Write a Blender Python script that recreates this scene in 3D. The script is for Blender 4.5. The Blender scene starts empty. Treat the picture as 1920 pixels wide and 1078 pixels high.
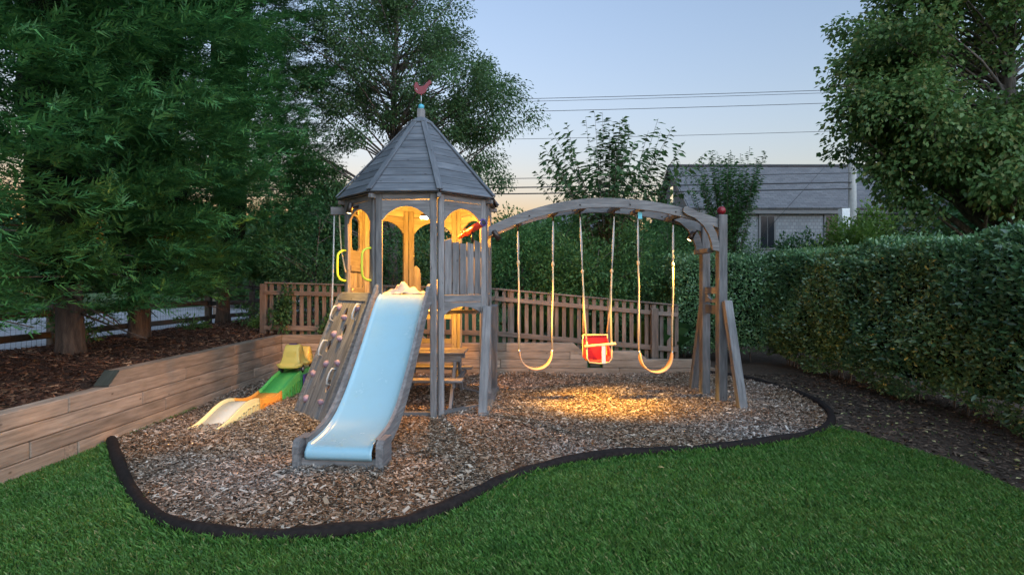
import bpy, bmesh, math, random
import numpy as np
from mathutils import Vector, Matrix
random.seed(7); rng = np.random.default_rng(11)
R = math.radians; PI = math.pi
scene = bpy.context.scene
C = scene.collection

# ------------------------------------------------------------------ camera
F, HZ, CH = 1050.0, 534.0, 1.55          # focal length in photo pixels, horizon row, camera height
cam = bpy.data.cameras.new('camera'); camo = bpy.data.objects.new('camera', cam); C.objects.link(camo)
cam.sensor_width = 36; cam.lens = F/1920*36; cam.shift_y = -5/1920
cam.clip_start = .05; cam.clip_end = 2000
camo.location = (0, 0, CH); camo.rotation_euler = (R(90), 0, 0); scene.camera = camo

# ------------------------------------------------------------------ sky, soft fill, exposure
SUN_ELEV, SUN_AZ = -1.0, 148.0            # blue hour: the sun has just set behind the camera, to the right
world = bpy.data.worlds.new('World'); scene.world = world; world.use_nodes = True
wn = world.node_tree; wn.nodes.clear()
sky = wn.nodes.new('ShaderNodeTexSky'); sky.sky_type = 'NISHITA'; sky.sun_disc = False
sky.sun_elevation = R(SUN_ELEV); sky.sun_rotation = R(SUN_AZ); sky.altitude = 0
sky.air_density = 1.0; sky.dust_density = 1.0; sky.ozone_density = 1.55
bg = wn.nodes.new('ShaderNodeBackground'); bg.inputs[1].default_value = .15
wo = wn.nodes.new('ShaderNodeOutputWorld')
tint = wn.nodes.new('ShaderNodeMix'); tint.data_type = 'RGBA'; tint.blend_type = 'MULTIPLY'; tint.inputs[0].default_value = 1; tint.inputs[7].default_value = (.92, .95, .96, 1)   # slight haze-grey cast of the whole sky
wn.links.new(sky.outputs[0], tint.inputs[6]); wn.links.new(tint.outputs[2], bg.inputs[0]); wn.links.new(bg.outputs[0], wo.inputs[0])
sl = bpy.data.lights.new('soft_fill', 'SUN'); sl.energy = .21; sl.angle = R(90); sl.color = (.64, .81, 1)  # wide soft fill added to brighten the yard, higher than the sunset
so = bpy.data.objects.new('soft_fill', sl); C.objects.link(so)
_d = Vector((math.sin(R(SUN_AZ))*math.cos(R(SUN_ELEV+36)), math.cos(R(SUN_AZ))*math.cos(R(SUN_ELEV+36)), math.sin(R(SUN_ELEV+36))))
so.rotation_euler = _d.to_track_quat('Z', 'Y').to_euler()
scene.view_settings.view_transform = 'Standard'; scene.view_settings.look = 'None'
scene.view_settings.exposure = 4.28; scene.view_settings.gamma = 1.0
scene.view_settings.use_curve_mapping = False
scene.cycles.use_denoising = True
scene.cycles.max_bounces = 7; scene.cycles.transparent_max_bounces = 4
scene.cycles.sample_clamp_indirect = 6

# ------------------------------------------------------------------ helpers
def G(px, py, z=0.0):                     # photo pixel -> point at height z
    d = F*(CH-z)/(py-HZ); return Vector(((px-960)/F*d, d, z))
def P(px, py, d):                         # photo pixel -> point at depth d
    return Vector(((px-960)/F*d, d, CH+(HZ-py)/F*d))
W = {}
def link(o, parent=None, M=None):
    C.objects.link(o)
    if M is not None: o.matrix_basis = M
    W[o.name] = M.copy() if M is not None else Matrix.Identity(4)
    if parent is not None:
        o.parent = parent; o.matrix_parent_inverse = W[parent.name].inverted()
    return o
def tag(o, label=None, cat=None, group=None, kind=None):
    if label: o['label'] = label
    if cat: o['category'] = cat
    if group: o['group'] = group
    if kind: o['kind'] = kind
    return o
def empty(name, loc, label, cat, group=None):
    o = bpy.data.objects.new(name, None); o.empty_display_size = .2
    link(o, None, Matrix.Translation(Vector(loc))); return tag(o, label, cat, group)
def mesh_np(name, v, f, mat, smooth=False):
    v = np.asarray(v, np.float32).reshape(-1, 3); f = np.asarray(f, np.int32)
    m = bpy.data.meshes.new(name); n, k = f.shape
    m.vertices.add(len(v)); m.vertices.foreach_set('co', v.ravel())
    m.loops.add(n*k); m.loops.foreach_set('vertex_index', f.ravel())
    m.polygons.add(n); m.polygons.foreach_set('loop_start', np.arange(n, dtype=np.int32)*k)
    if smooth: m.polygons.foreach_set('use_smooth', np.ones(n, bool))
    m.update(calc_edges=True); m.materials.append(mat); return m
def obj(name, me, parent=None, M=None):
    return link(bpy.data.objects.new(name, me), parent, M)
def bm_mesh(name, bm, mat, smooth=False):
    bmesh.ops.recalc_face_normals(bm, faces=bm.faces)
    me = bpy.data.meshes.new(name); bm.to_mesh(me); bm.free(); me.materials.append(mat)
    if smooth:
        for p in me.polygons: p.use_smooth = True
    return me
_bc = {}
def box_mesh(name, L, Wd, T, mat, ch=.004):
    key = (round(L, 4), round(Wd, 4), round(T, 4), mat.name)
    if key in _bc: return _bc[key]
    ch = min(ch, T*.3, Wd*.3); bm = bmesh.new()
    bmesh.ops.create_cube(bm, size=1); bmesh.ops.scale(bm, vec=(L, Wd, T), verts=bm.verts)
    bmesh.ops.bevel(bm, geom=bm.edges[:], offset=ch, segments=1, affect='EDGES')
    _bc[key] = bm_mesh(name, bm, mat); return _bc[key]
def frame(c, xd, zd):
    x = Vector(xd).normalized(); z = Vector(zd); z = (z-x*z.dot(x)).normalized(); y = z.cross(x)
    return Matrix(((x.x, y.x, z.x, c[0]), (x.y, y.y, z.y, c[1]), (x.z, y.z, z.z, c[2]), (0, 0, 0, 1)))
def board(name, parent, mat, L, Wd, T, c, xd=(1, 0, 0), zd=(0, 0, 1), ch=.004):
    return obj(name, box_mesh(name, L, Wd, T, mat, ch), parent, frame(c, xd, zd))
def beam2(name, parent, mat, a, b, Wd, T, zd=(0, 0, 1), ch=.004):
    a, b = Vector(a), Vector(b); return board(name, parent, mat, (b-a).length, Wd, T, (a+b)/2, b-a, zd, ch)
def poly_mesh(name, outer, holes, T, mat):           # polygon in local XY, thickness along Z, centred
    bm = bmesh.new(); es = []
    for lp in [outer]+list(holes):
        vs = [bm.verts.new((p[0], p[1], -T/2)) for p in lp]
        es += [bm.edges.new((vs[i], vs[(i+1) % len(vs)])) for i in range(len(vs))]
    if holes: bmesh.ops.triangle_fill(bm, edges=es, use_beauty=True, use_dissolve=False)
    else: bm.faces.new([v for v in bm.verts])
    r = bmesh.ops.extrude_face_region(bm, geom=bm.faces[:])
    bmesh.ops.translate(bm, vec=(0, 0, T), verts=[g for g in r['geom'] if isinstance(g, bmesh.types.BMVert)])
    return bm_mesh(name, bm, mat)
def tube_arrays(pts, rad, n=6, close=True):
    pts = [Vector(p) for p in pts]; rad = rad if hasattr(rad, '__len__') else [rad]*len(pts)
    v, f = [], []; ref = None
    for i, p in enumerate(pts):
        t = (pts[min(i+1, len(pts)-1)]-pts[max(i-1, 0)]).normalized()
        if ref is None: ref = t.orthogonal().normalized()
        ref = (ref-t*ref.dot(t)).normalized(); b = t.cross(ref)
        for k in range(n):
            a = 2*PI*k/n; v.append(p+(ref*math.cos(a)+b*math.sin(a))*rad[i])
    for i in range(len(pts)-1):
        for k in range(n):
            f.append((i*n+k, i*n+(k+1) % n, (i+1)*n+(k+1) % n, (i+1)*n+k))
    if close:
        for base, p in ((0, pts[0]), ((len(pts)-1)*n, pts[-1])):
            c = len(v); v.append(p)
            for k in range(n): f.append((base+k, base+(k+1) % n, c, c))
    return v, f
class MB:                                            # joins tubes and boxes into one mesh
    def __init__(s): s.v = []; s.f = []
    def add(s, v, f):
        o = len(s.v); s.v += [tuple(p) for p in v]; s.f += [tuple(dict.fromkeys(i+o for i in q)) for q in f]; return s
    def tube(s, pts, rad, n=6): return s.add(*tube_arrays(pts, rad, n))
    def box(s, c, size, M=None):
        x, y, z = [k/2 for k in size]; M = M or Matrix.Identity(4)
        v = [M @ (Vector(c)+Vector((a*x, b*y, d*z))) for a in (-1, 1) for b in (-1, 1) for d in (-1, 1)]
        return s.add(v, [(0, 1, 3, 2), (4, 6, 7, 5), (0, 4, 5, 1), (2, 3, 7, 6), (0, 2, 6, 4), (1, 5, 7, 3)])
    def build(s, name, mat, parent=None, smooth=False, bevel=0, M=None):
        me = bpy.data.meshes.new(name); me.from_pydata(s.v, [], s.f)
        bm = bmesh.new(); bm.from_mesh(me); bmesh.ops.recalc_face_normals(bm, faces=bm.faces)
        if bevel: bmesh.ops.bevel(bm, geom=bm.edges[:], offset=bevel, segments=2, affect='EDGES')
        bm.to_mesh(me); bm.free(); me.materials.append(mat)
        if smooth:
            for p in me.polygons: p.use_smooth = True
        return obj(name, me, parent, M)
def tube(name, parent, mat, pts, rad, n=8):
    return MB().tube(pts, rad, n).build(name, mat, parent, True)
def smooth_path(pts, k=6):                           # Catmull-Rom
    pts = [Vector(p) for p in pts]; out = []
    for i in range(len(pts)-1):
        p0, p1, p2, p3 = pts[max(i-1, 0)], pts[i], pts[i+1], pts[min(i+2, len(pts)-1)]
        for j in range(k):
            t = j/k; out.append(.5*((2*p1)+(p2-p0)*t+(2*p0-5*p1+4*p2-p3)*t*t+(3*p1-p0-3*p2+p3)*t**3))
    return out+[pts[-1]]

# ------------------------------------------------------------------ materials
class NT:
    def __init__(s, name):
        s.m = bpy.data.materials.new(name); s.m.use_nodes = True; s.t = s.m.node_tree
        s.b = s.t.nodes['Principled BSDF']; s.out = s.t.nodes['Material Output']
    def n(s, typ, **kw):
        nd = s.t.nodes.new('ShaderNode'+typ)
        for k, v in kw.items(): setattr(nd, k, v)
        return nd
    def l(s, a, b): s.t.links.new(a, b)
    def set(s, **kw):
        for k, v in kw.items(): s.b.inputs[k.replace('_', ' ')].default_value = v
    def ramp(s, fac, stops):
        r = s.n('ValToRGB'); e = r.color_ramp.elements
        while len(e) < len(stops): e.new(.5)
        for q, (p, c) in zip(e, stops): q.position = p; q.color = (*c, 1)
        s.l(fac, r.inputs[0]); return r.outputs[0]
    def noise(s, vec, scale, detail=4, rough=.55):
        n = s.n('TexNoise'); n.inputs['Scale'].default_value = scale; n.inputs['Detail'].default_value = detail
        n.inputs['Roughness'].default_value = rough
        if vec: s.l(vec, n.inputs['Vector'])
        return n.outputs[0]
    def mix(s, fac, a, b, mode='MIX'):
        m = s.n('Mix', data_type='RGBA', blend_type=mode)
        for i, x in ((0, fac), (6, a), (7, b)):
            if isinstance(x, (int, float)): m.inputs[i].default_value = x
            elif isinstance(x, tuple): m.inputs[i].default_value = (*x, 1)
            else: s.l(x, m.inputs[i])
        return m.outputs[2]
    def math(s, op, a, b=0.):
        m = s.n('Math', operation=op)
        for i, x in ((0, a), (1, b)):
            if isinstance(x, (int, float)): m.inputs[i].default_value = x
            else: s.l(x, m.inputs[i])
        return m.outputs[0]
    def bump(s, h, strength=.3, dist=.01):
        b = s.n('Bump'); b.inputs['Strength'].default_value = strength; b.inputs['Distance'].default_value = dist
        s.l(h, b.inputs['Height']); s.l(b.outputs[0], s.b.inputs['Normal'])
    def col(s, c): s.l(c, s.b.inputs['Base Color'])

def wood(name, c1, c2, c3, rough=.75, grain=1.0, var=.35):
    t = NT(name); tc = t.n('TexCoord'); oi = t.n('ObjectInfo')
    off = t.n('VectorMath', operation='MULTIPLY_ADD'); cx = t.n('CombineXYZ')
    for i in range(3): t.l(t.math('MULTIPLY', oi.outputs['Random'], (37., 91., 53.)[i]), cx.inputs[i])
    off.inputs[1].default_value = (1.4, 16, 16); t.l(tc.outputs['Object'], off.inputs[0]); t.l(cx.outputs[0], off.inputs[2])
    g = t.noise(off.outputs[0], 2.2*grain, 6, .62)
    off2 = t.n('VectorMath', operation='MULTIPLY_ADD'); off2.inputs[1].default_value = (2.2, 4, 4)
    t.l(tc.outputs['Object'], off2.inputs[0]); t.l(cx.outputs[0], off2.inputs[2])
    big = t.noise(off2.outputs[0], 1.3, 3, .5)
    c = t.ramp(g, [(.3, c1), (.52, c2), (.75, c3)])
    c = t.mix(t.ramp(big, [(.35, (0, 0, 0)), (.7, (1, 1, 1))]), c, t.mix(.55, c, c1))
    vo = t.n('TexVoronoi'); vo.inputs['Scale'].default_value = 2.1; t.l(off2.outputs[0], vo.inputs['Vector'])
    kn = t.ramp(vo.outputs['Distance'], [(.03, (.25, .2, .17)), (.11, (1, 1, 1))])
    c = t.mix(.8, c, kn, 'MULTIPLY')
    val = t.math('ADD', t.math('MULTIPLY', oi.outputs['Random'], var), 1-var*.55)
    hv = t.n('HueSaturation'); t.l(c, hv.inputs['Color']); t.l(val, hv.inputs['Value'])
    t.col(hv.outputs[0]); t.set(Roughness=rough); t.b.inputs['Specular IOR Level'].default_value = .3
    t.bump(g, .35, .004); return t.m
CEDAR = wood('weathered_cedar', (.095, .093, .094), (.185, .178, .175), (.28, .27, .262), var=.5)
CEDAR_IN = CEDAR
SHAKE = wood('grey_roof_cedar', (.065, .073, .085), (.115, .126, .142), (.175, .186, .202), var=.3)
TIMBER = wood('retaining_timber', (.17, .13, .095), (.31, .24, .18), (.41, .33, .26), grain=.8, var=.5)
TIMBER_END = wood('dark_cut_timber', (.03, .032, .025), (.06, .06, .045), (.09, .085, .07))
FENCEW = wood('brown_fence_cedar', (.10, .075, .06), (.18, .138, .11), (.25, .195, .16), var=.35)
RAILW = wood('dark_rail_wood', (.05, .04, .03), (.1, .08, .065), (.15, .125, .1))
def plain(name, c, rough=.5, spec=.5, noise=.12, metal=0, sc=9):
    t = NT(name); tc = t.n('TexCoord'); n = t.noise(tc.outputs['Object'], sc, 5)
    t.col(t.mix(t.ramp(n, [(.3, (0, 0, 0)), (.75, (1, 1, 1))]), tuple(k*(1-noise) for k in c), tuple(min(1, k*(1+noise)) for k in c)))
    t.set(Roughness=rough, Metallic=metal); t.b.inputs['Specular IOR Level'].default_value = spec
    t.bump(n, .08, .003); return t.m
def scuffed(name, c, dirt, rough=.3):
    t = NT(name); tc = t.n('TexCoord'); n = t.noise(tc.outputs['Object'], 2.6, 6, .65); n2 = t.noise(tc.outputs['Object'], 60, 4, .7)
    f = t.math('MULTIPLY', t.ramp(n, [(.45, (0, 0, 0)), (.8, (1, 1, 1))]), .5)
    cc = t.mix(f, c, tuple(.65*a+.35*b for a, b in zip(c, dirt)))
    cc = t.mix(t.ramp(n2, [(.665, (0, 0, 0)), (.75, (.8, .8, .8))]), cc, dirt)
    t.col(cc); t.set(Roughness=rough); t.l(t.math('ADD', t.math('MULTIPLY', n, .25), rough-.1), t.b.inputs['Roughness']); return t.m
BLUE = scuffed('blue_slide_plastic', (.25, .43, .51), (.2, .24, .2), .22)
YEL = scuffed('yellow_plastic', (.78, .55, .12), (.4, .33, .16), .35)
PALEYEL = scuffed('faded_yellow_plastic', (.80, .66, .33), (.4, .33, .2), .4)
PALEGREY = scuffed('faded_track_bed', (.62, .58, .5), (.3, .27, .2), .5)
ORANGE = scuffed('orange_plastic', (.82, .36, .06), (.35, .2, .08), .35)
GREENP = scuffed('green_plastic', (.10, .45, .10), (.1, .2, .08), .35)
PURPLE = plain('purple_plastic', (.09, .05, .2), .4)
HANDLE = plain('lime_handle', (.62, .66, .04), .35)
HOLDM = plain('mauve_climbing_hold', (.34, .22, .27), .6, noise=.3)
GRIPM = plain('pale_grip', (.55, .53, .5), .4)
RED = plain('red_plastic', (.66, .045, .02), .35)
DRED = plain('dark_red_paint', (.18, .004, .010), .4)
BALLBLUE = plain('turquoise_paint', (.07, .36, .46), .4)
CYAN = plain('cyan_plastic', (.08, .5, .62), .4)
METAL = plain('galvanised_metal', (.5, .5, .5), .35, metal=.9)
DMETAL = plain('bronze_metal', (.045, .035, .03), .4, metal=.6)
TYRE = plain('black_tyre', (.02, .02, .02), .7)
ROPEG = plain('grey_rope', (.5, .48, .44), .85, sc=80, noise=.3)
ROPET = plain('tan_rope', (.62, .46, .26), .8, sc=80, noise=.3)
BELT = plain('tan_belt_rubber', (.55, .3, .16), .6)
FABRIC = plain('red_fabric', (.36, .008, .016), .85)
TRIM = plain('tan_trim', (.72, .5, .22), .7)
STRAP = plain('white_strap', (.7, .66, .6), .7)
CLOTH = plain('beige_cloth', (.62, .52, .38), .9, noise=.25)
RUBBER = plain('dark_edging', (.015, .011, .010), .9, .2, noise=.5, sc=30)
WIREM = plain('wire_metal', (.06, .065, .06), .5, metal=.3)
CABLE = plain('black_cable', (.02, .02, .022), .6)
def emit(name, c, s):
    t = NT(name); t.b.inputs['Emission Color'].default_value = (*c, 1); t.b.inputs['Emission Strength'].default_value = s
    t.set(Base_Color=(.8, .7, .5, 1)); return t.m
WARM = (1.0, .55, .09); TOWERC = (1.0, .40, .045)
LAMP = emit('lit_lamp', (1, .72, .33), .9)
def leafm(name, cols, rough=.5, transl=.25, spec=.35):
    t = NT(name); ge = t.n('NewGeometry'); r = ge.outputs['Random Per Island']
    c = t.ramp(r, [(i/(len(cols)-1) if len(cols) > 1 else 0, k) for i, k in enumerate(cols)])
    ps = t.n('TexCoord'); big = t.noise(ps.outputs['Object'], .9, 3)
    hv = t.n('HueSaturation'); t.l(c, hv.inputs['Color']); t.l(t.math('ADD', t.math('MULTIPLY', big, .9), .55), hv.inputs['Value'])
    t.col(hv.outputs[0]); t.set(Roughness=rough); t.b.inputs['Specular IOR Level'].default_value = spec
    if transl:
        tr = t.n('BsdfTranslucent'); t.l(hv.outputs[0], tr.inputs[0]); mx = t.n('MixShader'); mx.inputs[0].default_value = transl
        t.l(t.b.outputs[0], mx.inputs[1]); t.l(tr.outputs[0], mx.inputs[2]); t.l(mx.outputs[0], t.out.inputs[0])
    return t.m
M_CON = leafm('cypress_spray', [(.024, .095, .032), (.05, .17, .046), (.10, .26, .07), (.034, .12, .042)], .55, .3)
M_ELM = leafm('small_leaf', [(.045, .095, .035), (.075, .15, .05), (.11, .20, .068)], .5, .4)
M_MAP = leafm('broad_leaf', [(.07, .145, .045), (.11, .215, .065), (.155, .265, .085), (.21, .22, .07)], .45, .45)
M_HED = leafm('glossy_hedge_leaf', [(.05, .12, .05), (.085, .19, .075), (.13, .26, .105), (.20, .33, .14)], .32, .3, .8)
M_SHR = leafm('shrub_leaf', [(.04, .11, .035), (.08, .19, .055), (.125, .25, .08)], .5, .4)
M_YSH = leafm('lime_shrub_leaf', [(.10, .20, .035), (.17, .29, .055), (.24, .37, .08)], .5, .4)
M_DSH = leafm('dark_shrub_leaf', [(.03, .085, .03), (.055, .135, .045), (.085, .18, .06)], .5, .35)
M_GRS = leafm('grass_blade', [(.035, .095, .016), (.06, .145, .025), (.09, .185, .036), (.145, .215, .06)], .5, .35)
def grass_mat():
    t = NT('lawn_blade'); ge = t.n('NewGeometry'); tc = t.n('TexCoord')
    c = t.ramp(ge.outputs['Random Per Island'], [(0, (.035, .11, .018)), (.35, (.065, .175, .03)), (.7, (.095, .225, .042)), (.93, (.15, .26, .06)), (1, (.32, .29, .13))])
    n1 = t.noise(tc.outputs['Object'], 1.3, 4, .6); n2 = t.noise(tc.outputs['Object'], 6.0, 3, .6)
    c = t.mix(t.ramp(n1, [(.48, (0, 0, 0)), (.70, (.6, .6, .6))]), c, (.11, .20, .04))
    hv = t.n('HueSaturation'); t.l(c, hv.inputs['Color']); t.l(t.math('ADD', t.math('MULTIPLY', n2, 1.1), .45), hv.inputs['Value'])
    t.col(hv.outputs[0]); t.set(Roughness=.5); t.b.inputs['Specular IOR Level'].default_value = .3
    tr = t.n('BsdfTranslucent'); t.l(hv.outputs[0], tr.inputs[0]); mx = t.n('MixShader'); mx.inputs[0].default_value = .35
    t.l(t.b.outputs[0], mx.inputs[1]); t.l(tr.outputs[0], mx.inputs[2]); t.l(mx.outputs[0], t.out.inputs[0]); return t.m
M_GRS = grass_mat()
M_FALL = leafm('fallen_leaf', [(.3, .32, .12), (.45, .42, .2), (.3, .2, .08)], .6, .1)
def bark(name, c1, c2):
    t = NT(name); tc = t.n('TexCoord'); mp = t.n('Mapping'); mp.inputs['Scale'].default_value = (9, 9, 1.6); t.l(tc.outputs['Object'], mp.inputs[0])
    n = t.noise(mp.outputs[0], 2, 6, .65); t.col(t.ramp(n, [(.35, c1), (.65, c2)])); t.set(Roughness=.9); t.bump(n, .8, .03); return t.m
BARK = bark('brown_bark', (.03, .021, .016), (.095, .068, .052)); BARKG = bark('grey_bark', (.05, .042, .035), (.16, .13, .11))
CORE = plain('dark_core', (.012, .02, .010), .95, .1, noise=.4)  # dark filler added inside crowns and hedges
def ground(name, cols, sc, rough=.95, bump=.6):
    t = NT(name); tc = t.n('TexCoord'); n = t.noise(tc.outputs['Object'], sc, 8, .7); n2 = t.noise(tc.outputs['Object'], sc*.05, 3)
    c = t.ramp(n, [(.3, cols[0]), (.5, cols[1]), (.72, cols[2])])
    c = t.mix(t.math('MULTIPLY', n2, .5), c, cols[0]); t.col(c); t.set(Roughness=rough); t.b.inputs['Specular IOR Level'].default_value = .2
    t.bump(n, bump, .02); return t.m
M_LAWN = ground('lawn_soil', [(.012, .03, .007), (.025, .06, .013), (.04, .08, .02)], 60)
M_BED = ground('chip_bed_soil', [(.05, .035, .025), (.12, .085, .06), (.2, .15, .11)], 60)
M_SOIL = ground('dark_soil', [(.035, .025, .018), (.075, .054, .04), (.13, .096, .072)], 45)
M_MUL = ground('mulch_soil', [(.02, .011, .008), (.055, .028, .018), (.1, .055, .035)], 50)
M_FIELD = ground('rough_grass', [(.02, .05, .015), (.04, .09, .025), (.065, .13, .035)], 6)
M_ROAD = ground('pale_driveway', [(.19, .19, .2), (.26, .26, .27), (.33, .33, .33)], 25, .85, .2)
def bits(name, stops, patch=None):                   # chips: colour per piece
    t = NT(name); ge = t.n('NewGeometry'); tc = t.n('TexCoord')
    c = t.ramp(ge.outputs['Random Per Island'], stops)
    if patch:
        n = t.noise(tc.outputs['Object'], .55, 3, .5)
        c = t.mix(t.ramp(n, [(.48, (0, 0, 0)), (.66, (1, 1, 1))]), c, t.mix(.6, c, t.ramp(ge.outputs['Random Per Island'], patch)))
    t.col(c); t.set(Roughness=.85); t.b.inputs['Specular IOR Level'].default_value = .25; return t.m
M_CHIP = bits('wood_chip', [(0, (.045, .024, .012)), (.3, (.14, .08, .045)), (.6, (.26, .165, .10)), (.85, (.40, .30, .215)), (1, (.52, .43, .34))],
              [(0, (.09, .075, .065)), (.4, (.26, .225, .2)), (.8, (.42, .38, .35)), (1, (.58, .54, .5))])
M_MBIT = bits('mulch_bit', [(0, (.03, .014, .009)), (.5, (.10, .045, .026)), (.85, (.19, .095, .055)), (1, (.34, .22, .13))])

# ------------------------------------------------------------------ ground
WX, WY = -3.96, 9.63                                  # faces of the left and back retaining walls
def ramp1(x, a, b): return np.clip((x-a)/(b-a), 0, 1)
def hgt(x, y):
    x = np.asarray(x, float); y = np.asarray(y, float)
    back = np.interp(x, [-4.5, -1, .9, 2.0, 3.1, 4.4], [.66, .5, .47, .33, .12, 0.0])
    left = .47+.16*ramp1(y, 5.6, 6.1)-.16*ramp1(-x, 6.4, 7.4)+.06*ramp1(-x, 4.1, 5.5)*(1-ramp1(-x, 6.2, 7.2))
    left = left*(1-.0*y)
    inL = x < -4.04; inB = y > 9.7
    z = np.where(inL, left, np.where(inB, back, 0.0))
    return z
def grid_mesh(name, xs, ys, zf, mat, dz=0.0):
    X, Y = np.meshgrid(xs, ys); Z = zf(X, Y)+dz; nx = len(xs); ny = len(ys)
    i = (np.arange(ny-1)[:, None]*nx+np.arange(nx-1)[None]).ravel()
    return mesh_np(name, np.stack([X, Y, Z], -1), np.stack([i, i+1, i+nx+1, i+nx], 1), mat, False)
xs = [-900, -300, -120, -60, -40, -30, -24, -20, -17, -15, -13, -11, -9, -8, -7.4, -7, -6.4, -5.8, -5, -4.5, -4.09, -3.99, -3, -1, .9, 2, 3.1, 4.4, 6, 10, 20, 40, 100, 300, 900]
ys = [-300, -60, -20, -5, 0, 2, 4.5, 5.6, 6.1, 7, 8.5, 9.66, 9.74, 11, 13, 16, 20, 30, 50, 100, 300, 1200]
o = obj('ground', grid_mesh('ground', np.array(xs, float), np.array(ys, float), hgt, M_FIELD, -.012)); tag(o, kind='structure')
def sheet(name, pts, z, mat):
    bm = bmesh.new(); vs = [bm.verts.new((p[0], p[1], z)) for p in pts]
    es = [bm.edges.new((vs[i], vs[(i+1) % len(vs)])) for i in range(len(vs))]
    bmesh.ops.triangle_fill(bm, edges=es, use_beauty=True)
    for f in bm.faces:
        f.normal_update()
        if f.normal.z < 0: f.normal_flip()
    me = bpy.data.meshes.new(name); bm.to_mesh(me); bm.free(); me.materials.append(mat)
    return tag(obj(name, me), kind='structure')
sheet('lawn', [(-3.97, -6), (9, -6), (9, 9.62), (-3.97, 9.62)], 0, M_LAWN)
EDGE_PX = [(209, 826), (222, 868), (243, 912), (275, 955), (325, 985), (400, 999), (480, 1004), (570, 1003), (650, 997), (730, 984), (810, 962), (880, 933), (940, 902), (1000, 880), (1080, 862), (1180, 851), (1290, 843), (1400, 834), (1490, 822), (1538, 808), (1558, 790), (1552, 770), (1520, 748), (1470, 729), (1410, 713), (1350, 703), (1300, 697)]
edge = smooth_path([G(*p, .03) for p in EDGE_PX], 5)
CHIP_POLY = [(p.x, p.y) for p in edge]+[(3.0, 9.62), (-3.95, 9.62)]
sheet('chip_bed', CHIP_POLY, .010, M_BED)
lawn_edge = smooth_path([G(*p) for p in [(1556, 803), (1620, 818), (1700, 842), (1800, 873), (1920, 925), (2100, 1010), (2330, 1120)]], 5)
SOIL_POLY = [(p.x, p.y) for p in lawn_edge]+[(5.4, 1.2), (7.4, 1.2), (7.4, 14.4), (2.6, 14.4), (2.6, 9.9), (2.4, 9.62), (3.2, 9.3), (4.0, 8.0)]
SOIL_POLY = [(p.x, p.y) for p in lawn_edge]+[(7.6, 2.4), (7.6, 9.62), (2.9, 9.62)]+[(p.x, p.y) for p in edge[::-1] if p.x > 3.4 or (p.x > 2.5 and p.y > 7.5)][:-8]
sheet('hedge_soil', SOIL_POLY, .005, M_SOIL)
o = obj('hedge_soil', grid_mesh('hedge_soil', np.linspace(2.97, 7.5, 14), np.array([9.6, 9.72, 10.5, 12, 14.4]), hgt, M_SOIL, .008)); tag(o, kind='structure')
o = obj('mulch_bed', grid_mesh('mulch_bed', np.linspace(-7.1, -4.05, 22), np.linspace(1, 20, 90),
        lambda x, y: hgt(x, y)+.02*np.sin(x*3+y)*np.cos(y*2.1-x), M_MUL, .035)); tag(o, kind='structure')
o = obj('driveway', grid_mesh('driveway', np.linspace(-15.5, -7.5, 12), np.linspace(-3, 60, 20), hgt, M_ROAD, .004)); tag(o, kind='structure')

# ------------------------------------------------------------------ scattered stuff
def inside(poly, x, y):
    poly = np.asarray(poly); c = np.zeros(len(x), bool); n = len(poly)
    for i in range(n):
        x1, y1 = poly[i]; x2, y2 = poly[i-1]
        k = ((y1 > y) != (y2 > y)) & (x < (x2-x1)*(y-y1)/(y2-y1+1e-12)+x1); c ^= k
    return c
def rand_dirs(n, zlo=-1, zhi=1):
    z = rng.uniform(zlo, zhi, n); a = rng.uniform(0, 2*PI, n); r = np.sqrt(1-z*z); return np.stack([r*np.cos(a), r*np.sin(a), z], 1)
def norm(v): return v/np.maximum(np.linalg.norm(v, axis=1, keepdims=True), 1e-9)
def flakes(c, ax, up, L, Wd, bend=0.0):               # flat pieces: c centre, ax long axis, up normal
    side = norm(np.cross(up, ax)); L = L[:, None]/2; Wd = Wd[:, None]/2; b = norm(up)*(bend*L)
    v = np.stack([c-ax*L-side*Wd, c-ax*L*.9+side*Wd-b*.5, c+ax*L+side*Wd*.7+b, c+ax*L*.95-side*Wd*.8], 1)
    return v.reshape(-1, 3), np.arange(len(c)*4).reshape(-1, 4)
def leaves(c, ax, up, L, Wd, fold=.25):               # pointed leaves: base, side, tip, side; two triangles with a folded midrib
    side = norm(np.cross(up, ax)); upn = np.cross(ax, side); L = L[:, None]; Wd = Wd[:, None]/2
    m = c+ax*L*.45
    v = np.stack([c, m-side*Wd+upn*Wd*fold, c+ax*L-upn*L*.08, m+side*Wd+upn*Wd*fold], 1).reshape(-1, 3)
    i = np.arange(len(c))[:, None]*4
    return v, np.concatenate([i+np.array([[0, 1, 2]]), i+np.array([[0, 2, 3]])], 1).reshape(-1, 3)
# wood chips
n = 335000; x = rng.uniform(-4, 4.6, n); y = 3.4+(9.65-3.4)*rng.random(n)**1.15
k = inside(CHIP_POLY, x, y); x, y = x[k], y[k]; n = len(x)
ax = rand_dirs(n, -.35, .35); up = norm(np.stack([rng.normal(0, .33, n), rng.normal(0, .33, n), np.ones(n)], 1))
mound = .018*np.sin(x*2.3+1)*np.cos(y*1.9)+.012
L = rng.gamma(4, .0062, n).clip(.008, .075)
v, f = flakes(np.stack([x, y, .022+mound+rng.uniform(-.012, .02, n)], 1), ax, up, L, L*rng.uniform(.2, .5, n), .15)
tag(obj('wood_chips', mesh_np('wood_chips', v, f, M_CHIP)), 'pale shredded wood chips covering the play bed', 'wood chips', kind='stuff')
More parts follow.
